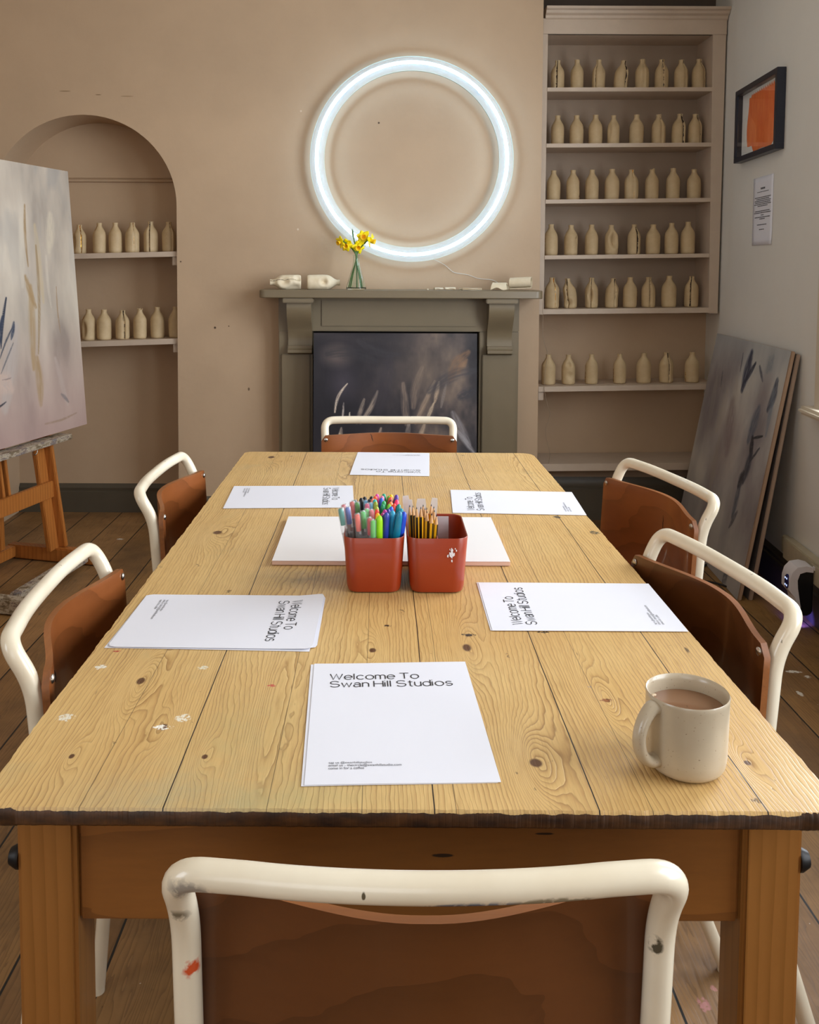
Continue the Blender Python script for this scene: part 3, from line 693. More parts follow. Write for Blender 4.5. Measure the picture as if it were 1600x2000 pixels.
for k in range(4):
    a = PI/4+k*PI/2; bm = BM(); lathe(bm, [(.006, 0), (.006, .04)], 12, Matrix.Translation((rc.x+RR_*math.cos(a), 4.65, rc.z+RR_*math.sin(a))) @ Matrix.Rotation(PI/2, 4, 'X')); finish('stand_off', bm, M_screw, ring, world=True)
bm = BM(); P = [at(845, 505, Y=4.61), at(868, 517, Y=4.635), at(885, 531, Y=4.642), at(897, 534, Y=4.643), at(915, 537, Y=4.642), at(935, 544, Y=4.643), at(965, 548, Y=4.643), at(985, 563, Y=4.63)]
sweep(bm, smooth(P, 6), .0013, 6); finish('cable', bm, plain('clear_cable', 'd9dcd6', .3), ring, world=True)
# thin wires hanging down at the left end of the bookcase and shelves
M_wire = plain('bare_copper_wire', '9d8a72', .4)
bm = BM(); P = [at(x, y, Y=4.665) for x, y in ((1064, 560), (1060, 600), (1061, 620), (1060, 648), (1064, 672), (1069, 690), (1066, 720), (1063, 755), (1066, 775), (1069, 790), (1074, 805), (1072, 820), (1066, 838), (1068, 860), (1074, 885), (1072, 905))]
tag(finish('hanging_wire', sweep(bm, smooth(P, 5), .0011, 6), M_wire), 'thin crinkled wire dangling down the left side of the alcove shelves', 'wire')

# ================================================================ MANTEL OBJECTS
mz = 1.2297
def lying(name, label, px0, px1, pyb, diam, flip, seed, **kw):
    a, b = at(px0, pyb, Y=4.52), at(px1, pyb, Y=4.52); L = abs(b.x-a.x)
    M_ = Matrix.Translation((0, 0, diam*.5)) @ Matrix.Rotation(-PI/2 if flip else PI/2, 4, 'Y') @ Matrix.Translation((0, 0, -L/2))
    clay_bottle(name, label, ((a.x+b.x)/2, 4.52, mz+.001), .1, h=L, mat=M_clayp, M=M_, seed=seed, cat='bottle', **kw)
lying('clay_bottle', 'pale clay bottle lying on its side with a deep dent, left end of the mantel', 528, 588, 567, .068, True, 201, wide=1.06, dents=[(.1, .55, .5, .13, .020), (.6, .1, .5, .1, .014), (-.7, .2, .5, .2, .01)], seams=[(.5, 'thin')], group='broken pottery on the mantel')
lying('clay_bottle', 'pale clay bottle lying on its side beside the flower vase', 600, 664, 567, .068, False, 202, wide=1.08, dents=[(-.1, .50, .38, .09, .020)], group='broken pottery on the mantel')
def shard(label, px, pyb, L, Wd, curl, rz, hgt, mat=M_clayp, yy=4.50, name='pottery_shard', th=.005, gold=True):
    p = at(px, pyb, Y=yy); t = thing(name, label, 'pottery shard', (p.x, yy, mz+.0005), rz, 'broken pottery on the mantel')
    bm = BM(); rnd = random.Random(int(px)); nu, nv = 14, 8
    R = Wd/max(curl, .2)
    def f(u, v, off):
        e = 1+.12*math.sin(u*7+px)*(abs(v-.5)*2)
        a = (v-.5)*curl*e; r = R+off
        return Vector(((u-.5)*L*(1+.1*math.sin(v*6+px)), r*math.sin(a), R*math.cos(a)+off*math.cos(a)))
    A = [[f(i/nu, j/nv, 0) for i in range(nu+1)] for j in range(nv+1)]; zmin = min(q.z for r_ in A for q in r_)
    lo = [[bm.verts.new(q-Vector((0, 0, zmin))) for q in r_] for r_ in A]
    hi = [[bm.verts.new(f(i/nu, j/nv, th)-Vector((0, 0, zmin))) for i in range(nu+1)] for j in range(nv+1)]
    for j in range(nv):
        for i in range(nu):
            bm.faces.new((lo[j][i], lo[j+1][i], lo[j+1][i+1], lo[j][i+1])); bm.faces.new((hi[j][i], hi[j][i+1], hi[j+1][i+1], hi[j+1][i]))
    rimv = [(0, i) for i in range(nu)]+[(j, nu) for j in range(nv)]+[(nv, i) for i in range(nu, 0, -1)]+[(j, 0) for j in range(nv, 0, -1)]
    for a, b in zip(rimv, rimv[1:]+rimv[:1]): bm.faces.new((lo[a[0]][a[1]], lo[b[0]][b[1]], hi[b[0]][b[1]], hi[a[0]][a[1]]))
    zs = max(v.co.z for v in bm.verts)
    for v in bm.verts: v.co.z *= hgt/zs
    finish('body', bm, mat, t, shade=50)
    if gold:
        bm = BM(); P = [Vector(hi[0][i2].co) if False else None for i2 in ()]
        P = [f(i/nu, 0, th*.5)-Vector((0, 0, zmin)) for i in range(nu+1)]
        P = [Vector((q.x, q.y, q.z*hgt/zs+.0012)) for q in P]; sweep(bm, P, .0013, 5); finish('gold_seam', bm, M_gold, t)
shard('tiny dark-edged shard, leftmost of the fragments on the mantel', 835, 567, .010, .008, .6, .6, .006, gold=False)
shard('small gold-rimmed curved shard lying flat on the mantel', 857, 567, .042, .03, 1.2, .1, .012)
shard('small dark-rimmed shard next to a gold-rimmed one on the mantel', 880, 567, .048, .03, 1.3, -.1, .014)
shard('flat oblong clay slab with gold edges on the mantel', 921, 567, .095, .04, .4, .0, .010)
shard('thin clay slab stacked on top of another flat slab', 919, 567, .098, .035, .3, .05, .008, yy=4.53)
shard('white rounded cup-like fragment with torn rim, mantel right', 976, 567, .075, .06, 2.6, -.3, .038)
p = at(1017, 567, Y=4.5)
t = thing('rolled_clay_fragment', 'cream and tan rolled bottle fragment at the right end of the mantel', 'pottery shard', (p.x, 4.5, mz+.001), -.35, 'broken pottery on the mantel')
bm = BM(); N = 40; A = []
for s in (0, 1):
    ringo = []
    for k in range(N+1):
        a = -PI*.6+k/N*2*PI*1.35; r = .034-.012*k/N
        ringo.append((a, r))
    A.append(ringo)
def sp(u, k, off): a, r = A[0][k]; r += off; return Vector(((u-.5)*.105, r*math.cos(a), .034+r*math.sin(a)*.92+u*.006))
g0 = [[bm.verts.new(sp(u/6, k, 0)) for k in range(N+1)] for u in range(7)]; g1 = [[bm.verts.new(sp(u/6, k, -.005)) for k in range(N+1)] for u in range(7)]
for u in range(6):
    for k in range(N):
        bm.faces.new((g0[u][k], g0[u+1][k], g0[u+1][k+1], g0[u][k+1])); bm.faces.new((g1[u][k], g1[u][k+1], g1[u+1][k+1], g1[u+1][k]))
for k in range(N):
    bm.faces.new((g0[0][k], g0[0][k+1], g1[0][k+1], g1[0][k])); bm.faces.new((g0[6][k], g1[6][k], g1[6][k+1], g0[6][k+1]))
for u in range(6):
    bm.faces.new((g0[u][0], g1[u][0], g1[u+1][0], g0[u+1][0])); bm.faces.new((g0[u][N], g0[u+1][N], g1[u+1][N], g1[u][N]))
finish('body', bm, M_clayp, t, shade=50)
# vase and daffodils
vx, vy = at(696, 566, Y=4.47).x, 4.47
def glass():
    g = G('clear_vase_glass'); return g.fin('f2fbf6', .02, **{'Transmission Weight': 1.0, 'IOR': 1.3})
M_vase = glass(); M_stem = plain('daffodil_stem_green', '3f6b25', .4, var=.25, scale=40); M_petal = plain('daffodil_yellow', 'ffea08', .5, var=.04, **{'Subsurface Weight': .0}); M_trump = plain('daffodil_orange_yellow', 'ffce1c', .5, var=.08); M_sheath = plain('daffodil_sheath', '6f7020', .6, var=.2)
vs = thing('vase', 'clear glass flask vase of daffodils on the mantel shelf', 'vase', (vx, vy, mz+.0005))
bm = BM(); lathe(bm, [(.001, 0), (.047, .0), (.050, .004), (.049, .012), (.034, .065), (.019, .115), (.015, .14), (.0155, .165), (.018, .17), (.016, .1705), (.0135, .165), (.013, .14), (.017, .115), (.032, .065), (.0465, .013), (.040, .006), (.001, .005)], 40, cap=False)
finish('body', bm, M_vase, vs)
def flower(px, py, facing, base, label, bud=False, sc=1.0, seed=0):
    hd = at(px, py, Y=vy-.015); t = thing('daffodil', label, 'flower', (vx+base[0], vy+base[1], mz+.008), 0, 'daffodils in the vase')
    L = hd-Vector((vx+base[0], vy+base[1], mz+.008)); fwd = Vector(facing).normalized()
    back = L-fwd*.018*sc
    neck = Vector((0-base[0]*1.0, -base[1], .155))
    P = [Vector((0, 0, 0)), neck*.5+Vector((0, 0, 0)), neck, back*.5+neck*.5+Vector((0, 0, .018)), back+Vector((0, 0, .004)), back]
    bm = BM(); sweep(bm, smooth(P, 8), .0032, 8); finish('stem', bm, M_stem, t)
    X = fwd.orthogonal().normalized(); Yv = fwd.cross(X); Mx = Matrix((X, Yv, fwd)).transposed().to_4x4(); Mx.translation = back
    bm = BM(); rnd = random.Random(seed)
    for k in range(6):
        a = 2*PI*k/6+rnd.uniform(-.1, .1); lift = (.25 if k % 2 else .05)+(.9 if bud else 0); ln = .031*sc*rnd.uniform(.92, 1.08)
        def f(u, v, a=a, lift=lift, ln=ln):
            r = u*ln+.003; wv = .0125*sc*math.sin(PI*min(1, u*.86+.12))**.8*(v-.5)*2
            h_ = lift*r+.004*math.sin(u*3+k)-abs(v-.5)*.006*u
            return Vector((r*math.cos(a)-wv*math.sin(a), r*math.sin(a)+wv*math.cos(a), h_+.004))
        grid(bm, 6, 4, f)
    bmesh.ops.transform(bm, matrix=Mx, verts=bm.verts)
    o = finish('petals', bm, M_petal, t); so = o.modifiers.new('s', 'SOLIDIFY'); so.thickness = .0006
    if not bud:
        bm = BM(); ns = 24
        prf = [(.002, .004), (.0075, .006), (.0085, .016), (.0105, .023), (.0135, .027)]
        R_ = [[bm.verts.new(Vector((r*sc*(1+.08*math.sin(8*2*PI*k/ns)*(i == 4))*math.cos(2*PI*k/ns), r*sc*(1+.08*math.sin(8*2*PI*k/ns)*(i == 4))*math.sin(2*PI*k/ns), z*sc))) for k in range(ns)] for i, (r, z) in enumerate(prf)]
        for A_, B_ in zip(R_, R_[1:]):
            for k in range(ns): bm.faces.new((A_[k], A_[(k+1) % ns], B_[(k+1) % ns], B_[k]))
        bm.faces.new(R_[0][::-1]); bmesh.ops.transform(bm, matrix=Mx, verts=bm.verts)
        o = finish('trumpet', bm, M_trump, t); so = o.modifiers.new('s', 'SOLIDIFY'); so.thickness = .0007
    bm = BM(); lathe(bm, [(.0005, -.02), (.004, -.012), (.0045, -.004), (.003, .004)], 10, Mx); finish('ovary', bm, M_sheath, t)
flower(662, 474, (-.7, -.6, -.35), (-.038, -.005), 'closed drooping daffodil at the left of the vase', bud=False, sc=.9, seed=1)
flower(676, 480, (-.35, -.9, -.25), (-.030, .012), 'daffodil second from the left in the vase', seed=2)
flower(700, 484, (.05, -.95, -.3), (.004, .0), 'lowest daffodil in front of the glass neck', seed=3)
flower(710, 463, (.05, -1, .05), (.030, .006), 'topmost daffodil facing forward above the vase', sc=1.1, seed=4)
flower(729, 471, (.9, -.35, -.25), (.024, -.012), 'daffodil turned away at the right of the vase', sc=1.0, seed=5)
bd = thing('daffodil_bud', 'dark green narrow daffodil bud pointing straight up from the vase', 'flower', (vx+.002, vy+.008, mz+.008), group='daffodils in the vase')
tip = at(688, 447, Y=vy)-Vector((vx+.002, vy+.008, mz+.008)); bm = BM(); sweep(bm, smooth([(0, 0, 0), (0, 0, .16), tip-Vector((-.006, 0, .04)), tip], 8), [.003]*9+[.003]*8+[.004, .005, .005, .005, .004, .003, .002, .0008], 8); finish('stem', bm, M_stem, bd)

# ================================================================ PAINTINGS
def canvas(name, label, O, wv, hv, wid, hei, thick, colf, nu=200, nv=200, group=None, edge=None, cat='painting'):
    """O lower-left corner of the painted face, wv width direction, hv height direction; the face looks along wv x hv"""
    wv, hv = Vector(wv).normalized(), Vector(hv).normalized(); hv = (hv-wv*hv.dot(wv)).normalized(); nrm = wv.cross(hv)
    t = thing(name, label, cat, O, 0, group)
    Mx = Matrix((wv, -nrm, hv)).transposed().to_4x4()
    bm = BM(); box(bm, 0, wid, .0015, thick, 0, hei, .003, M=Mx); finish('stretched_canvas', bm, edge or M_canvasedge, t)
    me = paint_canvas('painted_face', wid, hei, nu, nv, colf); me.materials.append(M_canvas); me.transform(Mx)
    o = bpy.data.objects.new('painted_face', me); C.objects.link(o); o.parent = t
    return t
def base_mix(U, V, stops, seed, fu, fv, o=5):
    n = fbm(U, V, fu, fv, seed, o); n = np.clip((n-.25)/.5, 0, 1)
    xs = [s[0] for s in stops]; return np.stack([np.interp(n, xs, [s[1][k] for s in stops]) for k in range(3)], -1)
# 1: the big pale canvas on the easel; faces right/front; its far edge is the right edge in view
ew = Vector((.247, .969, 0)); en = Vector((.969, -.247, 0))
Rb = at(170, 828, Y=4.3); Rt = at(120, 333, Y=4.27)
CW, CHt = 1.25, (Rt-Rb).length
def c1(U, V):
    c = base_mix(U, V, [(0, (148, 138, 128)), (.35, (176, 165, 152)), (.65, (190, 178, 163)), (1, (205, 194, 178))], 3, 9, 3.0)
    m = np.clip((.45-V)/.45, 0, 1)*(.55+.4*fbm(U, V, 6, 4, 9)); c = lay(c, m, (166, 136, 130))
    c = lay(c, .5*np.clip((fbm(U, V, 10, 4, 21)-.55)/.15, 0, 1)*np.clip(V*1.5-.5, 0, 1), (148, 145, 142))
    def pxu(px, py):  # picture position -> canvas coordinates
        d = ray(px, py); o = Vector((0, 0, H)); n = ew.cross((Rt-Rb).normalized()); d = Vector(d)
        tt = (Rb-o).dot(n)/d.dot(n); P = o+d*tt-Rb; hv = (Rt-Rb).normalized(); hv = (hv-ew*hv.dot(ew)).normalized()
        return (1+P.dot(ew)/CW, P.dot(hv)/CHt)
    A = CW/CHt
    for k, (a, b, wd, cc, op) in enumerate([((48, 400), (55, 520), .010, (150, 122, 84), .8), ((68, 440), (85, 590), .02, (196, 176, 140), .6), ((70, 480), (75, 690), .012, (150, 126, 92), .75), ((50, 540), (70, 600), .020, (158, 130, 92), .8), ((60, 560), (66, 720), .026, (166, 138, 98), .7), ((72, 700), (80, 790), .028, (160, 132, 94), .75),
                                            ((110, 560), (118, 650), .006, (150, 118, 84), .6), ((40, 430), (44, 560), .02, (205, 196, 180), .6), ((98, 420), (96, 490), .035, (210, 198, 176), .7), ((90, 500), (100, 600), .012, (206, 196, 180), .6), ((108, 700), (132, 790), .02, (184, 168, 160), .6), ((120, 770), (134, 785), .010, (104, 100, 104), .7),
                                            ((88, 828), (150, 806), .006, (140, 116, 92), .6), ((30, 640), (10, 800), .05, (180, 170, 164), .7), ((0, 740), (22, 760), .05, (196, 172, 158), .8),
                                            ((12, 582), (2, 680), .010, (36, 44, 62), 1.), ((5, 620), (-14, 720), .016, (48, 58, 78), 1.), ((27, 630), (22, 662), .012, (52, 62, 82), 1.), ((24, 640), (0, 700), .006, (60, 66, 80), .9), ((26, 670), (2, 730), .005, (80, 84, 92), .7), ((12, 785), (-20, 805), .005, (34, 38, 50), 1.), ((-30, 600), (-25, 760), .03, (50, 60, 84), .9), ((2, 660), (-40, 740), .014, (40, 50, 72), .9), ((22, 738), (4, 742), .003, (110, 100, 100), .8)]):
        m = stroke(U, V, pxu(*a), pxu(*b), wd, seed=k+1, asp=A, bend=.03*((k % 3)-1), soft=.6)*op
        c = lay(c, m, cc)
    return c
pt = canvas('canvas_painting', 'large pale mauve and grey abstract canvas with ochre drips on the easel', Rb-ew*CW, ew, Rt-Rb, CW, CHt, .035, c1, 420, 380)
# 2: dark canvas in the fireplace
fl, frr = at(613, 651, Y=4.44), at(932, 650, Y=4.44)
FW = frr.x-fl.x; fb = Vector((fl.x, 4.36, .002)); fh = Vector((0, .08, fl.z)); FH = fh.length
def c2(U, V):
    c = base_mix(U, V, [(0, (24, 23, 30)), (.4, (46, 42, 46)), (.7, (84, 74, 70)), (1, (126, 108, 94))], 40, 6, 5)
    side = np.clip(1.5-1.9*U, 0, 1); c = lay(c, side*.82, (15, 14, 25))
    c = lay(c, np.clip((V-.90)/.1, 0, 1)*.5*fbm(U, V, 3, 20, 44), (104, 92, 86))
    c = lay(c, np.clip(1-np.hypot((U-.14)*1.1, (V-.89)*2)/.15, 0, 1)*.75, (122, 106, 96))
    c = lay(c, np.clip(1-np.hypot((U-.18), (V-.76))/.12, 0, 1)*.6, (80, 72, 82))
    c = lay(c, np.clip(1-np.hypot((U-.68)*1, (V-.84)*1.5)/.30, 0, 1)*.6, (104, 90, 78))
    c = lay(c, np.clip((U-.55)*1.5, 0, .5)*np.clip((.55-V)*3, 0, 1), (92, 90, 94))
    ax_ = lambda px, py: ((px-613)/319., 1-(py-650)/((1020-650)*1.07))
    L = [((655, 800), (679, 746), .007, (190, 176, 160), 1, .1), ((670, 815), (672, 782), .005, (170, 160, 150), 1, 0), ((705, 820), (738, 760), .012, (146, 132, 118), .9, -.05), ((698, 820), (712, 775), .011, (150, 136, 120), .8, 0), ((683, 815), (684, 800), .004, (200, 190, 170), 1, 0),
         ((795, 822), (788, 745), .018, (124, 108, 96), .8, 0), ((808, 790), (825, 715), .02, (118, 102, 90), .8, .05), ((812, 820), (850, 740), .011, (150, 130, 110), .8, 0), ((850, 780), (858, 742), .010, (172, 150, 126), .8, 0), ((834, 815), (848, 782), .009, (176, 158, 134), .9, 0), ((862, 790), (872, 745), .008, (120, 110, 104), .8, 0),
         ((880, 735), (915, 685), .026, (120, 90, 66), .7, .1), ((895, 725), (912, 700), .014, (140, 104, 72), .6, 0), ((885, 800), (918, 860), .018, (128, 124, 128), .8, 0), ((890, 830), (930, 880), .012, (150, 148, 152), .8, 0), ((735, 880), (745, 830), .012, (168, 150, 134), .8, 0), ((790, 880), (800, 820), .014, (150, 138, 128), .8, 0), ((818, 878), (830, 822), .014, (170, 150, 128), .8, .05), ((662, 870), (668, 830), .012, (160, 146, 130), .8, 0), ((672, 880), (664, 840), .010, (196, 176, 150), .8, 0),
         ((640, 690), (735, 705), .03, (40, 38, 44), .7, .1), ((700, 665), (780, 690), .02, (46, 44, 50), .7, -.1), ((840, 760), (930, 720), .03, (54, 52, 58), .6, .1), ((760, 700), (740, 800), .04, (46, 42, 50), .6, 0), ((900, 770), (925, 760), .03, (44, 44, 52), .7, 0)]
    for k, (a, b, wd, cc, op, bd_) in enumerate(L): c = lay(c, stroke(U, V, ax_(*a), ax_(*b), wd*1.35, k+60, FW/FH, bd_, .6)*op, cc)
    return c*1.1
canvas('canvas_painting', 'dark navy and brown abstract canvas with pale grassy strokes leaning in the fireplace', fb, (1, 0, 0), fh, FW, FH, .03, c2, 300, 340, edge=plain('dark_canvas_edge', '3c3836', .8))
# 3 and 4: two canvases leaning on the right wall
b0 = at(1440, 1172, z=.002); wdir = Vector((WSLOPE, 1, 0)).normalized()
t0 = at(1551, 685, Y=b0.y+.01)
t0.x = 1.627; hdir = t0-b0; PH = hdir.length; PWd = .99
def c3(U, V):
    c = base_mix(U, V, [(0, (128, 122, 124)), (.35, (152, 146, 146)), (.65, (168, 165, 163)), (1, (192, 188, 180))], 80, 5, 3)
    c = lay(c, np.clip(.35-V, 0, .35)*1.3, (128, 126, 130)); c = lay(c, np.clip((V-.8)*3, 0, .8)*.8, (164, 174, 178))
    c = lay(c, np.clip(1-np.hypot((U-.5)*1.1, V-.55)/.22, 0, 1)*.55, (124, 108, 110))
    def pxu(px, py):
        d = Vector(ray(px, py)); o = Vector((0, 0, H)); n = wdir.cross(hdir.normalized())
        P = o+d*((b0-o).dot(n)/d.dot(n))-b0; hv = (hdir-wdir*hdir.dot(wdir)).normalized()
        return (1-P.dot(wdir)/PWd, P.dot(hv)/PH)
    L = [((1468, 692), (1450, 760), .03, (40, 50, 74), 1, 0), ((1476, 710), (1456, 745), .012, (30, 40, 62), 1, 0), ((1484, 715), (1490, 745), .008, (60, 66, 82), .8, 0), ((1452, 690), (1446, 725), .006, (70, 76, 88), .8, 0), ((1518, 745), (1500, 800), .022, (48, 58, 80), .9, .1), ((1513, 760), (1496, 850), .016, (110, 124, 138), .7, 0), ((1412, 725), (1408, 755), .006, (80, 84, 92), .8, 0),
         ((1482, 800), (1462, 860), .03, (84, 92, 108), .9, 0), ((1490, 852), (1470, 856), .005, (20, 24, 34), 1, 0), ((1470, 855), (1466, 890), .016, (18, 22, 34), 1, 0), ((1484, 875), (1462, 905), .006, (40, 44, 56), .9, 0), ((1468, 885), (1452, 940), .022, (44, 50, 66), .95, 0), ((1452, 925), (1442, 950), .02, (24, 28, 40), .9, 0), ((1446, 945), (1430, 1010), .018, (78, 84, 98), .8, 0), ((1440, 1000), (1424, 1030), .010, (60, 62, 72), .7, 0),
         ((1420, 770), (1400, 840), .035, (168, 160, 148), .6, 0), ((1400, 740), (1380, 850), .03, (156, 150, 144), .5, 0), ((1440, 740), (1420, 830), .03, (172, 164, 152), .5, .1), ((1420, 1120), (1412, 1135), .02, (80, 84, 90), .8, 0), ((1405, 860), (1385, 960), .03, (160, 150, 136), .45, 0), ((1430, 790), (1420, 880), .05, (120, 104, 106), .5, 0), ((1500, 720), (1510, 700), .03, (120, 130, 138), .7, 0)]
    for k, (a, b, wd, cc, op, bd_) in enumerate(L): c = lay(c, stroke(U, V, pxu(*a), pxu(*b), wd*1.7, k+100, PWd/PH, bd_, .6)*op, cc)
    return c
canvas('canvas_painting', 'grey-mauve abstract canvas with dark blue strokes, front one leaning on the right wall', b0+wdir*PWd, -wdir, hdir, PWd, PH, .018, c3, 300, 380, group='canvases leaning on the right wall', edge=plain('tan_canvas_edge', 'a98d74', .8, var=.12))
off = Vector((.045, 0, 0)); hd2 = (hdir+Vector((-.022, 0, .0))).normalized()
canvas('canvas_painting', 'canvas standing directly behind the grey-mauve one, only its brown edge showing', b0+off+wdir*PWd+Vector((.0, .0, 0)), -wdir, hd2, PWd, PH*.985, .018, lambda U, V: base_mix(U, V, [(0, (90, 84, 82)), (1, (120, 112, 106))], 5, 4, 4), 20, 20, group='canvases leaning on the right wall')
# framed orange print
fa = at(1437, 247, wall=-.038); fbm_ = at(1519, 208, wall=-.038)
def onwall(p): # world -> (s, z)
    q = RW.inverted() @ Vector(p); return q.y, q.z
s1_, z1_ = onwall(at(1437, 179, wall=-.038)); _, z2_ = onwall(at(1437, 317, wall=-.038)); s0_, z3_ = onwall(at(1519, 131, wall=-.038)); _, z4_ = onwall(at(1519, 290, wall=-.038))
fz0, fz1 = (z2_+z4_)/2, (z1_+z3_)/2
pf = thing('picture_frame', 'black box frame around a block of orange paint, hung on the right wall', 'picture', RW @ Vector((0, (s0_+s1_)/2, fz0)), WROT)
dz, ds = fz1-fz0, (s1_-s0_)/2
M_frame = plain('black_frame_paint', '1f2432', .35)
fw = .024; bm = BM()
for a, b, c_, d in ((-ds, ds, 0, fw), (-ds, ds, dz-fw, dz), (-ds, -ds+fw, fw, dz-fw), (ds-fw, ds, fw, dz-fw)): box(bm, -.038, -.001, a, b, c_, d, .001)
box(bm, -.006, -.001, -ds+.005, ds-.005, .005, dz-.005); finish('frame', bm, M_frame, pf)
bm = BM(); box(bm, -.0095, -.007, -ds+fw-.001, ds-fw+.001, fw-.001, dz-fw+.001); finish('mount_paper', bm, plain('mount_white', 'efeee9', .7), pf)
def orange_mat():
    g = G('orange_brush_paint'); o = g.mix(g.ramp(g.noise(g.scaled(g.p, 1, 1, .3), 30, 4, .6), .3, .7), 'f2692a', 'ff8a44'); g.bump(g.noise(g.scaled(g.p, 1, 1, .2), 60, 3), .3, .001); return g.fin(o, .5)
bm = BM(); pts = []; rnd = random.Random(4)
yl, yr, zb, zt = -.20, .16, .035, dz-.045   # local y: + is far
N = 14
for k in range(N+1): pts.append((yl+(yr-yl)*k/N*1.0+(.02 if k == 0 else 0), zb+.018*(k < 2)+.03*(k > N-3)+rnd.uniform(-.003, .003)))
for k in range(8): pts.append((yr+.008+.012*math.sin(k*.7), zb+.03+(zt-zb-.04)*k/7))
for k in range(N*2+1): pts.append((yr-(yr-yl)*k/(N*2), zt-.010*(k < 3)+(.010 if k % 2 else -.004)*(.4+(k/(N*2)))))
for k in range(8): pts.append((yl+.004*math.sin(k*1.3)-.006*(k > 3), zt-.02-(zt-zb-.05)*k/7))
prism(bm, pts, 'x', -.0106, -.0094); finish('orange_paint', bm, orange_mat(), pf, smooth=False)
bm = BM(); box(bm, -.034, -.0325, -ds+fw-.001, ds-fw+.001, fw-.001, dz-fw+.001); finish('glass', bm, M_pane, pf)
# typed sheet pinned on the wall
sa, za_ = onwall(at(1473, 350, wall=-.001)); _, zb_ = onwall(at(1472, 480, wall=-.001)); sb, zc_ = onwall(at(1512, 338, wall=-.001)); _, zd_ = onwall(at(1510, 477, wall=-.001))
n0, n1_ = (zb_+zd_)/2, (za_+zc_)/2
nt_ = thing('wall_note', 'white typed paper sheet fixed to the right wall below the orange picture', 'paper', RW @ Vector((0, (sa+sb)/2, n0)), WROT)
bm = BM(); hw = (sa-sb)/2; hh_ = n1_-n0; grid(bm, 8, 12, lambda u, v: (-.0018-.004*max(0, .15-v)*4*u, hw-2*hw*u, v*hh_)); o = finish('sheet', bm, M_paper, nt_); so = o.modifiers.new('s', 'SOLIDIFY'); so.thickness = .0004
rnd = random.Random(5)
for zz, ww, hgt in ((.83, .12, .008), (.78, .30, .003), (.70, .42, .004), (.675, .34, .004), (.65, .42, .004), (.625, .40, .004), (.60, .44, .004), (.575, .26, .004), (.50, .40, .004), (.475, .44, .004), (.44, .08, .004), (.41, .40, .004), (.385, .14, .004), (.30, .26, .004), (.23, .14, .004)):
    y = hw*ww*2*.95; bm = BM()
    while y > -hw*ww*2*.95+.004:
        L = min(rnd.uniform(.006, .02), y+hw*ww*2*.95); box(bm, -.0026, -.0022, y-L, y, zz*hh_-hgt/2, zz*hh_+hgt/2); y -= L+.0035
    finish('typed_line', bm, M_inkg, nt_, smooth=False)

# socket trunking, plug-in diffuser
s_end, zt_ = onwall(at(1530, 1049, wall=-.04)); _, zb_ = onwall(at(1600, 1143, wall=-.04))
M_trunk = plain('old_cream_plastic', 'b3a88f', .5, var=.15, scale=30)
tk = thing('socket_trunking', 'cream surface-mounted socket trunking low on the right wall', 'socket', RW @ Vector((0, 3.3, .17)), WROT)
zt_ = zt_-.17; zlo = zt_-.085; bm = BM(); box(bm, -.04, -.0, -.9, s_end-3.3, zlo, zt_, .004); box(bm, -.024, 0, s_end-3.3, s_end-3.3+.06, zlo+.006, zt_-.006, .004); finish('box_body', bm, M_trunk, tk)
for k in range(2):
    bm = BM(); c0 = -.02-k*.17; box(bm, -.046, -.038, c0-.065, c0+.065, zlo+.004, zt_-.006, .003); fp = finish('socket_plate', bm, M_trunk, tk)
    bm = BM()
    for q in (-.03, .03):
        box(bm, -.049, -.044, c0+q-.008, c0+q+.008, zt_-.026, zt_-.012, .001)
    finish('rocker_switch', bm, M_whitep, fp)
dv = RW @ Vector((-.046, 3.345, .0)); pz0, pz1 = .055, .235
dn = thing('plug_in_diffuser', 'black and white plug-in diffuser with blue light in the wall socket', 'diffuser', (dv.x, dv.y, pz0), WROT)
D = .085; Hh = pz1-pz0
bm = BM(); prism(bm, [(-.001, .012), (-.001, Hh-.012), (-.012, Hh-.004), (-.055, Hh-.012), (-.066, Hh-.04), (-.064, Hh-.075), (-.052, Hh*.42), (-.046, Hh*.2), (-.052, .0), (-.02, -.002)], 'y', -.038, .038)
finish('body', bm, M_black, dn).modifiers.new('b', 'BEVEL').width = .006
bm = BM(); outer = [(-.004, Hh+.004), (-.03, Hh+.010), (-.062, Hh+.004), (-.080, Hh-.016), (-.088, Hh-.045), (-.088, Hh-.085), (-.078, Hh-.098), (-.066, Hh*.38), (-.060, Hh*.2), (-.062, .04), (-.056, -.008)]
inner = [(-.046, -.004), (-.046, .04), (-.047, Hh*.22), (-.053, Hh*.42), (-.058, Hh-.075), (-.060, Hh-.045), (-.052, Hh-.020), (-.03, Hh-.012), (-.004, Hh-.014)]
prism(bm, outer+inner, 'y', -.041, .041); finish('white_shell', bm, M_whitep, dn).modifiers.new('b', 'BEVEL').width = .004
bm = BM(); lathe(bm, [(.0005, .003), (.016, .003), (.0185, 0), (.0185, -.004), (.0005, -.004)], 24, Matrix.Translation((-.0885, -.012, Hh-.058)) @ Matrix.Rotation(-PI/2, 4, 'Y') @ Matrix.Diagonal((1.5, 1, 1, 1))); lw = finish('light_window', bm, plain('dark_blue_lens', '10155a', .15), dn)
bm = BM()
for k in range(4):
    a = PI/4+k*PI/2; lathe(bm, [(.0005, .0045), (.0032, .0045), (.0036, .003), (.0005, .003)], 10, Matrix.Translation((-.0885, -.012+.0105*math.cos(a), Hh-.058+.018*math.sin(a))) @ Matrix.Rotation(-PI/2, 4, 'Y'))
finish('light_spot', bm, emit('lit_led', 'bcd0ff', 1.2), lw)
bl = bpy.data.lights.new('blue_glow', 'SPOT'); bl.energy = 3.5; bl.color = (.12, .1, 1); bl.spot_size = 1.3; bl.spot_blend = .7; bl.shadow_soft_size = .01
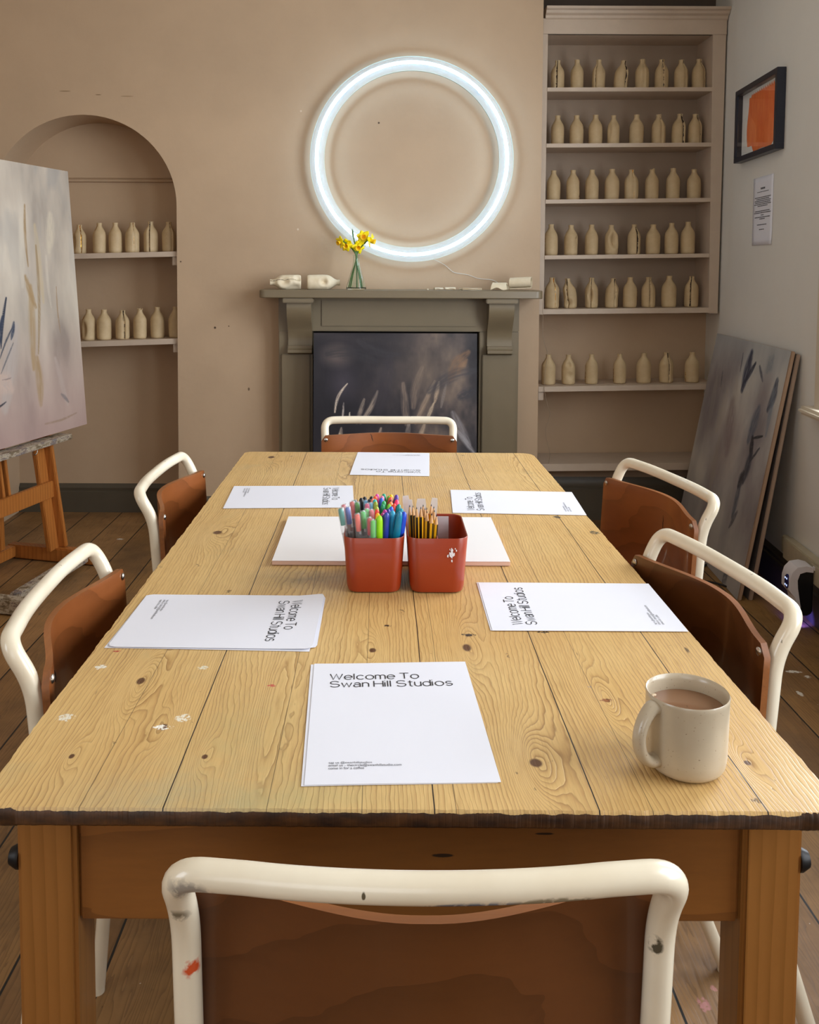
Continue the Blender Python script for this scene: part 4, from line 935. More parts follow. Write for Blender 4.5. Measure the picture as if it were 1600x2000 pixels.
blo = bpy.data.objects.new('blue_glow', bl); C.objects.link(blo); blo.location = dv+Vector((-.055, -.03, pz0-.012)); blo.rotation_euler = (at(1562, 1207, z=0)-blo.location).to_track_quat('-Z', 'Y').to_euler()
# black cable on the floor behind the chairs
P = [at(x, y, z=.006) for x, y in ((1335, 1072), (1352, 1092), (1382, 1100), (1350, 1118), (1338, 1130), (1375, 1134), (1410, 1142), (1432, 1152))]
tag(finish('floor_cable', sweep(BM(), smooth(P, 8), .004, 8), M_black), 'thin black cable coiling over the floor by the leaning canvases', 'cable')

# ================================================================ EASEL
ez = thing('easel', 'paint-stained wooden H-frame studio easel carrying the pale canvas', 'easel', at(110, 1085, z=0))
Ef = at(110, 1083, z=.03); Ef.z = 0                # foot of the far upright
up = (Rt-Rb).normalized(); upn = (up-ew*up.dot(ew)).normalized()
def E(w_, n_, z): return Ef+ew*w_+en*n_+Vector((0, 0, z))
def lean(z): return -.10*z                             # uprights lean back like the canvas
wood_ = lambda nm, f, m=M_ochre: finish(nm, f(BM()), m, ez, world=True)
far_n0, far_n1 = -.24, .22
for w_, lab in ((.0, 0), (-.60, 1)):
    wood_('base_runner', lambda b: bar(b, E(w_, far_n0, .035), E(w_, far_n1+.05*lab, .035), .05, .06, bev=.004), M_ochre if not lab else M_crust)
wood_('base_crossbar', lambda b: bar(b, E(-.03, far_n0+.03, .04), E(-.57, far_n0+.03, .04), .045, .05, bev=.004))
wood_('base_crossbar', lambda b: bar(b, E(-.03, far_n1-.06, .045), E(-.57, far_n1-.02, .045), .045, .05, bev=.004), M_crust)
for w_ in (-.02, -.56):
    wood_('upright', lambda b: bar(b, E(w_, .0, .06), E(w_-.03 if w_ > -.1 else w_+.03, lean(.66), .66), .075, .022, up=en, bev=.003))
    wood_('upright_edge', lambda b: bar(b, E(w_+.035, .022, .065), E(w_+.005 if w_ > -.1 else w_+.06, .022+lean(.66), .66), .022, .05, up=en, bev=.003))
wood_('cross_rail', lambda b: bar(b, E(-.0, .02+lean(.32), .335), E(-.64, .02+lean(.32), .335), .075, .022, up=en, bev=.003))
for k in (-.018, .018):
    wood_('mast', lambda b: bar(b, E(-.30+k, .0+lean(.32), .31), E(-.30+k, lean(1.5)-.03, 1.5), .016, .03, up=en, bev=.002))
for w0, w1 in ((-.06, -.22), (-.55, -.38)):
    wood_('rear_strut', lambda b: bar(b, E(w0-.06, far_n0+.04, .07), E(w1+.02, -.16, 1.2), .035, .022, up=en, bev=.003))
tz = at(118, 852, Y=4.17); a_ = at(120, 851, Y=4.17)
cb = Rb-upn*.010
tray0 = cb-ew*.195+en*.012; tray1 = cb-ew*1.0+en*.012
tr = finish('canvas_tray', bar(BM(), tray0-Vector((0, 0, .012)), tray1-Vector((0, 0, .012)), .075, .024, up=(0, 0, 1), bev=.004), M_crust, ez, world=True)
bm = BM(); q0 = tray0-ew*.27-Vector((0, 0, .026))+en*.03; pp = [q0+ew*.018*math.cos(PI+PI*k/10)+Vector((0, 0, .018*math.sin(PI+PI*k/10))) for k in range(11)]; sweep(bm, pp, .0022, 6); finish('wire_hook', bm, M_screw, ez, world=True)

# ================================================================ TABLE
tb = thing('table', 'long scrubbed pine farmhouse table with plank top and brown apron', 'table', TR)
rnd = random.Random(11); out = []
NL, NRt, FR, FL = Vector((-.4155, .892)), Vector((.478, .889)), Vector((.4515, 2.686)), Vector((-.406, 2.690))
def seg(a, b, n, j, skip=.0):
    L = (b-a).length; d = (b-a)/L; nn = Vector((d.y, -d.x)); cur = 0
    for k in range(n+1):
        t = skip/L+(1-2*skip/L)*k/n; cur = cur*.5+rnd.uniform(-j, j); out.append((a+d*L*t+nn*cur, d))
def corner(c, a0, r, n=6):
    pass
def arc(P, A, B, r, n=5):
    u, v = (A-P).normalized(), (B-P).normalized(); s, e = P+u*r, P+v*r
    for k in range(1, n): t = k/n; out.append((s.lerp(P, t).lerp(P.lerp(e, t), t), None))
for a, b, n, j, P, Nx, r in ((NL, NRt, 420, .0004, NRt, FR, .012), (NRt, FR, 260, .0006, FR, FL, .045), (FR, FL, 90, .0005, FL, NL, .028), (FL, NL, 260, .0009, NL, NRt, .012)):
    seg(a, b, n, j, .045 if P is FR or a is FR else .028); arc(P, a, Nx, r if r > .02 else .028)
bm = BM(); cen = Vector((.03, 1.79)); L = []
jit = [0.0]
for k in range(len(out)): jit.append(jit[-1]*.86+rnd.uniform(-.7, .7))
jit = [abs(q)/2 for q in jit]
for inset, z, jj in ((.003, .7705, 0), (0, .7735, .0), (0, .7858, .0008), (.0022, TT, .0)):
    ringv = []
    for k, (p, d) in enumerate(out):
        front = p.y < .905
        v = (cen-p); v = Vector((math.copysign(1, v.x) if abs(p.x-cen.x) > .40 else 0, math.copysign(1, v.y) if (p.y < .93 or p.y > 2.66) else 0)); v = v.normalized() if v.length else Vector((0, 0))
        ins = inset+(jit[k]*.0014 if (front and z == TT) else 0)
        zz = z-(jit[k]*.0009 if (front and z == .7858) else 0)
        q = p+v*ins; ringv.append(bm.verts.new((q.x-TR.x, q.y-TR.y, zz)))
    L.append(ringv)
for A, B in zip(L, L[1:]):
    for k in range(len(A)): bm.faces.new((A[k], A[(k+1) % len(A)], B[(k+1) % len(A)], B[k]))
bm.faces.new(L[0][::-1]); bm.faces.new(L[-1]); finish('tabletop', bm, M_table, tb, shade=40)
lx0, lx1, ly0, ly1 = -.392, .458, .945, 2.64
lg = .064
for x0, x1, y0, y1, lab in ((lx0, lx0+lg, ly0, ly0+lg, None), (lx1-lg, lx1, ly0, ly0+lg, None), (lx0+.005, lx0+.005+lg, ly1-lg, ly1, None), (lx1-.02-lg, lx1-.02, ly1-lg, ly1, None)):
    bm = BM(); box(bm, x0, x1, y0, y1, 0, .7705, .005); lgo = finish('leg', bm, M_leg, tb, world=True)
    sx_ = x0-.0 if x0 < 0 else x1; bm = BM(); prof_ = [(.0005, .014), (.009, .0115), (.0135, .003), (.0135, 0), (.0005, 0)]
    if y0 < 1: lathe(bm, prof_, 16, Matrix.Translation((sx_, y0+.014, .695)) @ Matrix.Rotation(-PI/2 if x0 < 0 else PI/2, 4, 'Y')); finish('bolt', bm, plain('black_iron', '1c1a1a', .45, .6), lgo, world=True)
az = .624
def apron(x0, x1, y0, y1, z0, m=M_apron):
    bm = BM(); box(bm, x0, x1, y0, y1, z0, .7705, .003); finish('apron', bm, m, tb, world=True)
apron(lx0+lg, lx1-lg, ly0+.010, ly0+.034, az); apron(lx0+lg, lx1-.02-lg, ly1-.034, ly1-.010, az)
M_aprony = wood('brown_side_apron_wood', '86521f', '5c3412', 'y', 7, 1.2, .5, .42, 6, .1, .1)
apron(lx0+.012, lx0+.034, ly0+lg, ly1-lg, az, M_aprony); apron(lx1-.036, lx1-.016, ly0+lg, ly1-lg, az, M_aprony)

# ================================================================ CHAIRS
M_tube_near = cream('cream_enamel_paint_stained', blobs=[((-.188, 0, .838), (.018, .02, .012), '9a948a'), ((-.205, -.01, .80), (.02, .02, .009), '77705f'), ((-.205, -.01, .775), (.012, .02, .014), '6b6454'), ((.05, -.02, .832), (.05, .03, .009), '7f8894'), ((.03, -.03, .834), (.03, .03, .006), '5f6d80'), ((-.196, -.0, .745), (.009, .03, .009), 'd0532a'), ((.196, 0, .768), (.006, .03, .010), '4e4a3c'), ((.10, -.02, .838), (.03, .02, .006), '8b8168'), ((-.05, -.02, .848), (.0015, .02, .003), '5c5240')], chips=False)
def chair(label, loc, rz, group, tube=None, ply=None, crack=None, hw=.2075, splay=-.055, fw=.235):
    t = thing('chair', label, 'chair', loc, rz, group); tube = tube or M_tube; ply = ply or M_ply
    top = [(-hw, 0, .849), (-hw*.5, -.015, .848), (0, -.019, .847), (hw*.5, -.015, .848), (hw, 0, .849)]
    P = [(-fw, splay, .012), (-.212, .030, .42), (-.203, .046, .60), (-.203, .030, .790), (-hw, -.002, .848)]
    inner = smooth(top, 5)[3:-3]
    path = P[:-1]+[P[-1]]+[tuple(q) for q in inner]+[(hw, -.002, .848)]+[(-a, b, c) for a, b, c in P[:-1]][::-1]
    rads = []
    for q in path[1:-1]:
        q = Vector(q)
        rads.append(.055 if abs(abs(q.x)-hw) < 1e-6 and q.z > .84 else (.05 if q.z < .8 else .004))
    pts = fillet(path, rads, 9)
    bm = BM(); sweep(bm, pts, .0125, 18, up0=(0, 1, 0)); finish('frame', bm, tube, t, shade=60)
    for s in (-1, 1):
        bm = BM(); sweep(bm, fillet([(s*.195, .375, .012), (s*.160, .345, .462), (s*.168, .12, .462), (s*.207, .045, .462)], .05, 8), .0115, 14); lgp = finish('leg', bm, tube, t, shade=60)
        bm = BM(); lathe(bm, [(.0005, 0), (.014, 0), (.0145, .02), (.0127, .022), (.0127, .012)], 14, Matrix.Translation((s*.195, .377, 0)), cap=False); finish('rubber_foot', bm, M_tube, lgp)
    for s in (-1, 1):
        bm = BM(); lathe(bm, [(.0005, .0), (.0135, 0), (.0138, .016), (.0127, .02), (.0005, .02)], 14, Matrix.Translation((s*(fw+.0005), splay-.002, 0)), cap=False); finish('rubber_foot', bm, tube, t)
    bm = BM(); sweep(bm, [(-.16, .30, .460), (.16, .30, .460)], .009, 10); finish('cross_bar', bm, tube, t)
    # seat
    bm = BM(); nu, nv = 16, 14
    def sf(u, v, z0):
        x = (u-.5)*.355*(1-.10*abs(v-.5)**3*4); y = .055+.355*v; dish = -.010*math.cos((u-.5)*PI)*math.sin(PI*min(1, v*1.05))
        return (x, y, .478+z0+dish-.018*max(0, v-.85)/.15)
    a = grid(bm, nu, nv, lambda u, v: sf(u, v, .009)); b = grid(bm, nu, nv, lambda u, v: sf(u, v, 0))
    rim = [(0, i) for i in range(nu)]+[(j, nu) for j in range(nv)]+[(nv, i) for i in range(nu, 0, -1)]+[(j, 0) for j in range(nv, 0, -1)]
    for p, q in zip(rim, rim[1:]+rim[:1]): bm.faces.new((a[p[0]][p[1]], a[q[0]][q[1]], b[q[0]][q[1]], b[p[0]][p[1]]))
    finish('seat', bm, ply, t)
    # backrest
    bm = BM(); nu, nv = 36, 10; W_ = .214; z0, z1 = .583, .809
    def bf(u, v, off):
        x = (u*2-1)*W_; s = abs(u*2-1); k = min(1, max(0, (.93-s)/.90)); k = k*k*(3-2*k)*.55+.45*math.sin(k*PI/2)
        rc_ = .018; ex = max(0, abs(x)-(W_-rc_)); cz = rc_-math.sqrt(max(0, rc_*rc_-ex*ex))
        za, zb = z0+cz, z1-cz; z = za+(zb-za)*v
        y = .0432+(.80-z)*.055-.051*k+off
        return (x, y, z)
    a = grid(bm, nu, nv, lambda u, v: bf(u, v, .010)); b = grid(bm, nu, nv, lambda u, v: bf(u, v, 0))
    rim = [(0, i) for i in range(nu)]+[(j, nu) for j in range(nv)]+[(nv, i) for i in range(nu, 0, -1)]+[(j, 0) for j in range(nv, 0, -1)]
    for p, q in zip(rim, rim[1:]+rim[:1]): f = bm.faces.new((a[p[0]][p[1]], a[q[0]][q[1]], b[q[0]][q[1]], b[p[0]][p[1]])); f.material_index = 1
    bk = finish('backrest', bm, [ply, M_plyedge], t, shade=40)
    for s in (-1, 1):
        for zz in (.795, .62):
            bm = BM(); lathe(bm, [(.0005, .0032), (.004, .0028), (.0062, .0012), (.0065, 0), (.0005, 0)], 14, Matrix.Translation((s*.200, .0532+(.80-zz)*.055, zz)) @ Matrix.Rotation(-PI/2, 4, 'X')); finish('screw', bm, M_screw, bk)
    if crack:
        x, z, L, tl, wd_ = crack; bm = BM(); u = (x/W_+1)/2; P = []
        rr_ = random.Random(3)
        for k in range(9):
            zz = z-L/2+L*k/8; xx = x+tl*(k/8-.5)+rr_.uniform(-.001, .001); q = bf((xx/W_+1)/2, (zz-z0)/(z1-z0), .0104); P.append(q)
        sweep(bm, P, [wd_*math.sin(PI*(.08+.84*k/8)) for k in range(9)], 6, sy=.35, up0=(0, 1, 0)); finish('crack', bm, M_crack, bk)
    return t
CG = 'cream tubular chairs round the table'
chair('nearest chair, back to the camera, cream tube frame splashed with grey and orange paint', (.038, .714, 0), 0, CG, M_tube_near, M_plyd)
chair('chair at the far end of the table facing the camera, before the fireplace', (.026, 2.905, 0), PI, CG, crack=(.055, .795, .026, .008, .0012))
chair('left-hand chair nearer the camera, dark oval mark on its brown backrest', (-.497, 1.37, 0), -PI/2+.05, CG, crack=(.06, .735, .018, .0, .003), splay=-.010)
chair('left-hand chair farther from the camera, under the arched niche side', (-.520, 2.155, 0), -PI/2-.02, CG)
chair('right-hand chair nearer the camera, behind the mug', (.560, 1.475, 0), PI/2+.17, CG, ply=M_plyd, splay=-.13, fw=.165)
chair('right-hand chair farther from the camera, vertical crack in its backrest', (.668, 2.105, 0), PI/2+.21, CG, crack=(.0, .745, .035, .002, .0012))

# ================================================================ PAPERS
def _arc(cx, cy, rx, ry, a0, a1, n=14): return [(cx+rx*math.cos(math.radians(a0+(a1-a0)*k/n)), cy+ry*math.sin(math.radians(a0+(a1-a0)*k/n))) for k in range(n+1)]
XH = .74
def _arch(x0, w): return [(x0, .40)]+_arc(x0+w/2, XH-w*.52, w/2, w*.52, 180, 0)+[(x0+w, 0)]
GL = {  # monoline letters: strokes, advance width
 'W': ([[(0, 1), (.30, 0), (.58, .97), (.86, 0), (1.16, 1)]], 1.16), 'T': ([[(0, 1), (.86, 1)], [(.43, 1), (.43, 0)]], .86), 'H': ([[(0, 0), (0, 1)], [(.80, 0), (.80, 1)], [(0, .53), (.80, .53)]], .80),
 'S': ([_arc(.42, .745, .37, .255, 25, 180, 10)+_arc(.42, .70, .37, .20, 185, 250, 5)+_arc(.42, .31, .40, .20, 70, 0, 6)+_arc(.42, .265, .40, .265, -5, -160, 10)], .86),
 'e': ([[(.02, .39)]+_arc(.38, .37, .36, .37, 3, 320, 26)], .76), 'l': ([[(0, 0), (0, 1.02)]], .07), 'c': ([_arc(.38, .37, .36, .37, 42, 318, 22)], .70), 'o': ([_arc(.38, .37, .37, .37, 0, 360, 30)], .76),
 'm': ([[(0, 0), (0, XH)], _arch(0, .46), [(.46, .40)]+_arch(.46, .46)[1:]], .92), 'n': ([[(0, 0), (0, XH)], _arch(0, .54)], .54), 'w': ([[(0, XH), (.22, 0), (.44, .70), (.66, 0), (.88, XH)]], .88),
 'a': ([_arc(.33, .50, .25, .24, 165, 0, 10)+[(.58, .06), (.62, 0)], [(.58, .43), (.30, .40)]+_arc(.24, .21, .22, .20, 100, 300, 12)+[(.48, .10), (.58, .24)]], .62), 'i': ([[(0, 0), (0, XH)], [(0, .94), (0, 1.02)]], .07),
 't': ([[(.18, .96), (.18, .20)]+_arc(.34, .17, .16, .17, 190, 290, 6), [(0, XH), (.40, XH)]], .42), 'u': ([[(0, XH), (0, .32)]+_arc(.27, .28, .27, .28, 180, 360, 12)+[(.54, XH)], [(.54, XH), (.54, 0)]], .54),
 'd': ([[(.68, 1.02), (.68, 0)], _arc(.35, .37, .34, .37, 0, 360, 26)], .68), 's': ([_arc(.30, .555, .25, .185, 25, 190, 9)+_arc(.30, .52, .25, .15, 200, 255, 4)+_arc(.30, .22, .27, .16, 75, 0, 5)+_arc(.30, .19, .27, .19, -5, -160, 9)], .60)}
def stroke_text(bm, body, x0, base, wid, cap, zf, lw=.09):
    adv, runs = 0.0, []
    for ch in body:
        if ch == ' ': adv += .30; continue
        st_, w_ = GL[ch]; runs += [[(adv+px, py) for px, py in s_] for s_ in st_]; adv += w_+.17
    k = wid/(adv-.17); hwid = lw/2*cap
    for r_ in runs:
        pts = [Vector((x0+a*k, base+b*cap)) for a, b in r_]; n = len(pts); closed = (pts[0]-pts[-1]).length < 1e-6; prev = None
        for i, p in enumerate(pts):
            a = pts[i-1] if i else (pts[-2] if closed else pts[0]); b = pts[i+1] if i < n-1 else (pts[1] if closed else pts[-1])
            d0 = (p-a).normalized() if (p-a).length > 1e-7 else (b-p).normalized(); d1 = (b-p).normalized() if (b-p).length > 1e-7 else d0
            t_ = (d0+d1).normalized() if (d0+d1).length > .2 else d0; nn = Vector((-t_.y, t_.x)); m_ = hwid/max(.55, nn.dot(Vector((-d0.y, d0.x))))
            q = p
            if not closed and i == 0: q = p-d1*hwid*.0
            c_ = [bm.verts.new((w2.x, w2.y, zf(w2.x, w2.y))) for w2 in (q+nn*m_, q-nn*m_)]
            if prev: bm.faces.new((prev[0], prev[1], c_[1], c_[0]))
            prev = c_
def page(label, tl, tr, br, bl, z, textd=True, curl=0, rc_=.0005, group='welcome sheets laid out on the table', off=(0, 0, 0)):
    q = [at(x, y, z=z) for x, y in (tl, tr, br, bl)]
    c = sum(q, Vector())/4; ang = math.atan2(((q[1]-q[0])+(q[2]-q[3])).y, ((q[1]-q[0])+(q[2]-q[3])).x)
    t = thing('paper_sheet', label, 'paper', (c.x+off[0], c.y+off[1], z), ang+off[2], group)
    bm = BM(); nu, nv = 20, 28
    def f(u, v, z_=0):
        x, y = (u-.5)*.21, (v-.5)*.297
        if rc_ > .001:
            ex, ey = abs(x)-(.105-rc_), abs(y)-(.1485-rc_)
            if ex > 0 and ey > 0:
                d = math.hypot(ex, ey)
                if d > rc_: x = math.copysign(.105-rc_+ex*rc_/d, x); y = math.copysign(.1485-rc_+ey*rc_/d, y)
        zz = z_+.0003+(curl*(max(0, v-.72)/.28)**2*(.6+.4*math.cos(u*PI*.9)) if curl else 0)+.0003*math.sin(u*5+v*3+c.x*20)
        return (x, y, zz)
    grid(bm, nu, nv, f); o = finish('sheet', bm, M_paper, t, recalc=False, smooth=False); so = o.modifiers.new('s', 'SOLIDIFY'); so.thickness = .0005; so.offset = -1
    if textd:
        def fit(nm, body, x0, base, wid, cap, m):
            tx = text(nm, body, .02, m, t, (0, 0, 0), 0, thin=-.0)
            co = [v.co for v in tx.data.vertices]; x_ = [q.x for q in co]; mx, mn = max(x_), min(x_)
            H_ = text('h', body[0], .02, m, t, (0, 0, 0), 0); hh = max(v.co.y for v in H_.data.vertices); me_ = H_.data; bpy.data.objects.remove(H_); bpy.data.meshes.remove(me_)
            for v in tx.data.vertices:
                X = x0+(v.co.x-mn)*wid/(mx-mn); Y_ = base+v.co.y*cap/hh
                v.co = (X, Y_, f(X/.21+.5, min(1, max(0, Y_/.297+.5)))[2]+.0004)
        for body_, base_, wd_ in (('Welcome To', .0985, .1185), ('Swan Hill Studios', .0765, .1615)):
            b2 = BM(); stroke_text(b2, body_, -.082, base_, wd_, .0165, lambda X, Y_: f(X/.21+.5, min(1, max(0, Y_/.297+.5)))[2]+.0004); finish('heading_line', b2, M_ink, t, smooth=False)
        for k, (s_, w_) in enumerate((('tag us @swanhillstudios', .048), ('email us - thecircle@swanhillstudio.com', .0805), ('come in for a coffee', .039))): fit('footer_line', s_, -.080, -.1085-k*.0058, w_, .0030, M_inkg)
    return t
Z1, Z2, Z3 = TT+.0006, TT+.0014, TT+.0022
nr = ((612, 1297), (908, 1293), (980, 1527), (597, 1533))
ln_ = ((628, 1161), (606, 1270), (212, 1264), (293, 1164)); rn = ((963, 1233), (935, 1140), (1265, 1138), (1343, 1232))
lf = ((692, 950), (690, 994), (438, 990), (455, 948)); rf = ((890, 1004), (883, 960), (1112, 957), (1140, 1005)); ff = ((838, 930), (688, 928), (700, 883), (832, 885))
page('sheet under the welcome page nearest the camera, its left edge showing', *nr, Z1, False, off=(-.004, -.002, .004))
page('welcome sheet nearest the camera, heading upright and readable', *nr, Z2)
page('bottom sheet of the left near pile, corner sticking out at lower right', *ln_, Z1, False, off=(-.002, -.006, -.012))
page('middle sheet of the left near pile, edge peeping at the right', *ln_, Z2, False, rc_=.008, off=(.004, .002, .02))
page('welcome sheet on the left near pile with rounded lifted right corner', *ln_, Z3, curl=.006, rc_=.010)
page('sheet under the right near welcome page, white rim at its left', *rn, Z1, False, off=(-.003, .0, .0))
page('welcome sheet on the right side nearer the camera, by the mug', *rn, Z2)
page('sheet under the left far welcome page', *lf, Z1, False, off=(.001, -.002, .003))
page('welcome sheet on the left side farther away, beyond the sketch pad', *lf, Z2)
page('sheet under the right far welcome page', *rf, Z1, False, off=(-.001, -.002, .002))
page('welcome sheet on the right side farther away, by the table edge', *rf, Z2)
page('upside-down welcome sheet at the far end of the table', *ff, Z2)
page('sheet under the upside-down welcome page at the far end', *ff, Z1, False, off=(.002, .001, -.006))
# A3 pad
q = [at(x, y, z=TT+.010) for x, y in ((560, 1007), (968, 1008), (992, 1098), (529, 1098))]
c = sum(q, Vector())/4; pd = thing('sketch_pad', 'large blank white sketch pad lying behind the red pen pots', 'sketch pad', (c.x, c.y+.002, TT+.0003), 0)
pw, ph = .440, .300; bm = BM(); box(bm, -pw/2, pw/2, -ph/2+.0, ph/2, .0005, .0085, .001); finish('page_block', bm, M_padedge, pd)
bm = BM(); grid(bm, 6, 4, lambda u, v: ((u-.5)*pw, (v-.5)*ph, .0088)); finish('top_page', bm, M_pad, pd)

# ================================================================ PEN POTS
def rrect(cx, cy, wx, wy, r, z, n=7):
    o = []
    for sx_, sy_, a0 in ((1, 1, 0), (-1, 1, 90), (-1, -1, 180), (1, -1, 270)):
        for k in range(n+1): a = math.radians(a0+90*k/n); o.append(Vector((cx+sx_*(wx/2-r)+r*math.cos(a), cy+sy_*(wy/2-r)+r*math.sin(a), z)))
    return o
M_pot = plain('terracotta_red_plastic', '90300f', .35, var=.03, **{'Coat Weight': .15})
def pot(label, cx, divider):
    t = thing('pen_pot', label, 'pot', (cx, 1.578, TT+.0006), 0, 'red plastic pen pots'); h_ = .0965; bm = BM()
    spec = [(.078, .130, .014, 0), (.088, .140, .019, .002), (.0925, .1445, .021, .010), (.1035, .156, .022, h_-.001), (.1025, .155, .0215, h_), (.0990, .1515, .020, h_-.001), (.0890, .141, .019, .010), (.080, .132, .016, .006)]
    R = [[bm.verts.new(q) for q in rrect(0, 0, a, b, r, z)] for a, b, r, z in spec]
    for A, B in zip(R, R[1:]):
        for k in range(len(A)): bm.faces.new((A[k], A[(k+1) % len(A)], B[(k+1) % len(A)], B[k]))
    bm.faces.new(R[0][::-1]); bm.faces.new(R[-1]); finish('body', bm, M_pot, t, shade=50)
    if divider:
        bm = BM(); box(bm, -.001, .001, -.070, .070, .008, h_-.004, .0005); finish('divider', bm, M_pot, t)
        p = at(882, 1080, Y=1.503)-Vector((cx, 1.578, TT+.0006)); bm = BM(); rr_ = random.Random(9)
        for k in range(34):
            x, z = p.x+rr_.gauss(0, .0035), p.z+rr_.gauss(0, .005); n_ = rr_.randint(4, 7); s_ = rr_.uniform(.0006, .0024); vv = [bm.verts.new((x+s_*math.cos(2*PI*j/n_)*rr_.uniform(.4, 1), -.0785+(z-.09)*-.062-.0002*rr_.random()-.0003, z+s_*1.3*math.sin(2*PI*j/n_))) for j in range(n_)]; bm.faces.new(vv)
        finish('sticker_residue', bm, M_whitep, t, smooth=False)
    return t
pot('left terracotta-red pot crammed with coloured pens', -.0108, False)
pot('right terracotta-red pot with pencils and an empty compartment', .0965, True)
def zpx(x, y): return 640+x/6.667, 940+y/6.667
pen_m = {}
def colm(hexs, kind):
    k = (hexs, kind)
    if k not in pen_m:
        if kind == 'clear': g = G('clear_plastic'); pen_m[k] = g.fin('e9edee', .25, **{'Transmission Weight': .55, 'IOR': 1.25, 'Alpha': .5})
        elif kind == 'capglass': g = G('frosted_cap_'+hexs); pen_m[k] = g.fin('e6eaec', .3, **{'Transmission Weight': .4, 'IOR': 1.2, 'Alpha': .22})
        else: pen_m[k] = plain('pen_colour_'+hexs, hexs, .28, var=.02)
    return pen_m[k]
def orient(a, b):
    d = (b-a).normalized(); x = d.cross(Vector((0, 1, 0))).normalized(); y = d.cross(x); Mx = Matrix((x, y, d)).transposed().to_4x4(); Mx.translation = a; return Mx
def pen(label, zx, zy, hexs, kind, row_, cx=-.0108, ang=None, r=None):
    px, py = zpx(zx, zy); tip = at(px, py, Y=row_)
    bx = cx+max(-.036, min(.036, (tip.x-cx)*.62)); by = 1.578+max(-.058, min(.058, (tip.y-1.578)*.75))
    base = Vector((bx, by, TT+.0075)); L = (tip-base).length
    t = thing('pen' if kind == 'gel' else 'felt_pen', label, 'pen', base, 0, 'coloured pens in the left pot')
    Mx = orient(Vector((0, 0, 0)), tip-base)
    if kind == 'gel':
        r = r or .0050
        bm = BM(); lathe(bm, [(r*.9, 0), (r*.95, .004), (r*.95, L-.045)], 12, Mx); finish('barrel', bm, colm('x', 'clear'), t)
        bm = BM(); lathe(bm, [(.0016, .003), (.0016, L-.045)], 8, Mx); finish('ink_refill', bm, M_inkg, t)
        bm = BM(); lathe(bm, [(r*.82, L-.030), (r*.84, L-.006), (r*.7, L-.0015), (.0004, L)], 12, Mx); finish('inner_plug', bm, colm(hexs, 'solid'), t)
        bm = BM(); lathe(bm, [(r*1.12, L-.046), (r*1.12, L-.003), (r*.95, L+.0005), (.0004, L+.001)], 14, Mx, cap=False); cp = finish('cap', bm, colm('x', 'capglass'), t)
        bm = BM(); a = (tip.x-cx)*9 if ang is None else ang; box(bm, -.0018, .0018, -r-.0042, -r-.0026, L-.040, L-.001, .0006); box(bm, -.0018, .0018, -r-.0030, -r+.001, L-.008, L-.002, .0004); bmesh.ops.transform(bm, matrix=Mx @ Matrix.Rotation(a, 4, 'Z'), verts=bm.verts); finish('clip', bm, M_whitep, cp)
    else:
        r = r or .0052
        bm = BM(); lathe(bm, [(r*.85, 0), (r*.9, .004), (r*.9, L-.04)], 12, Mx); finish('barrel', bm, colm('2a2a33' if kind != 'big' else hexs, 'solid') if kind != 'white' else M_whitep, t)
        bm = BM(); lathe(bm, [(r*1.0, L-.046), (r*1.05, L-.04), (r*.92, L-.010), (r*.72, L-.003), (r*.35, L-.0002), (.0004, L)], 14, Mx); cp = finish('cap', bm, colm(hexs, 'solid'), t)
        if kind == 'big':
            bm = BM(); a = .9 if ang is None else ang; sweep(bm, [(0, -r*.6, L-.004), (0, -r-.0022, L-.010), (0, -r-.0028, L-.030), (0, -r-.0015, L-.040)], [.0012, .0018, .0018, .001], 8, sx=1.3); bmesh.ops.transform(bm, matrix=Mx @ Matrix.Rotation(a, 4, 'Z'), verts=bm.verts); finish('clip', bm, colm(hexs, 'solid'), cp)
    return t
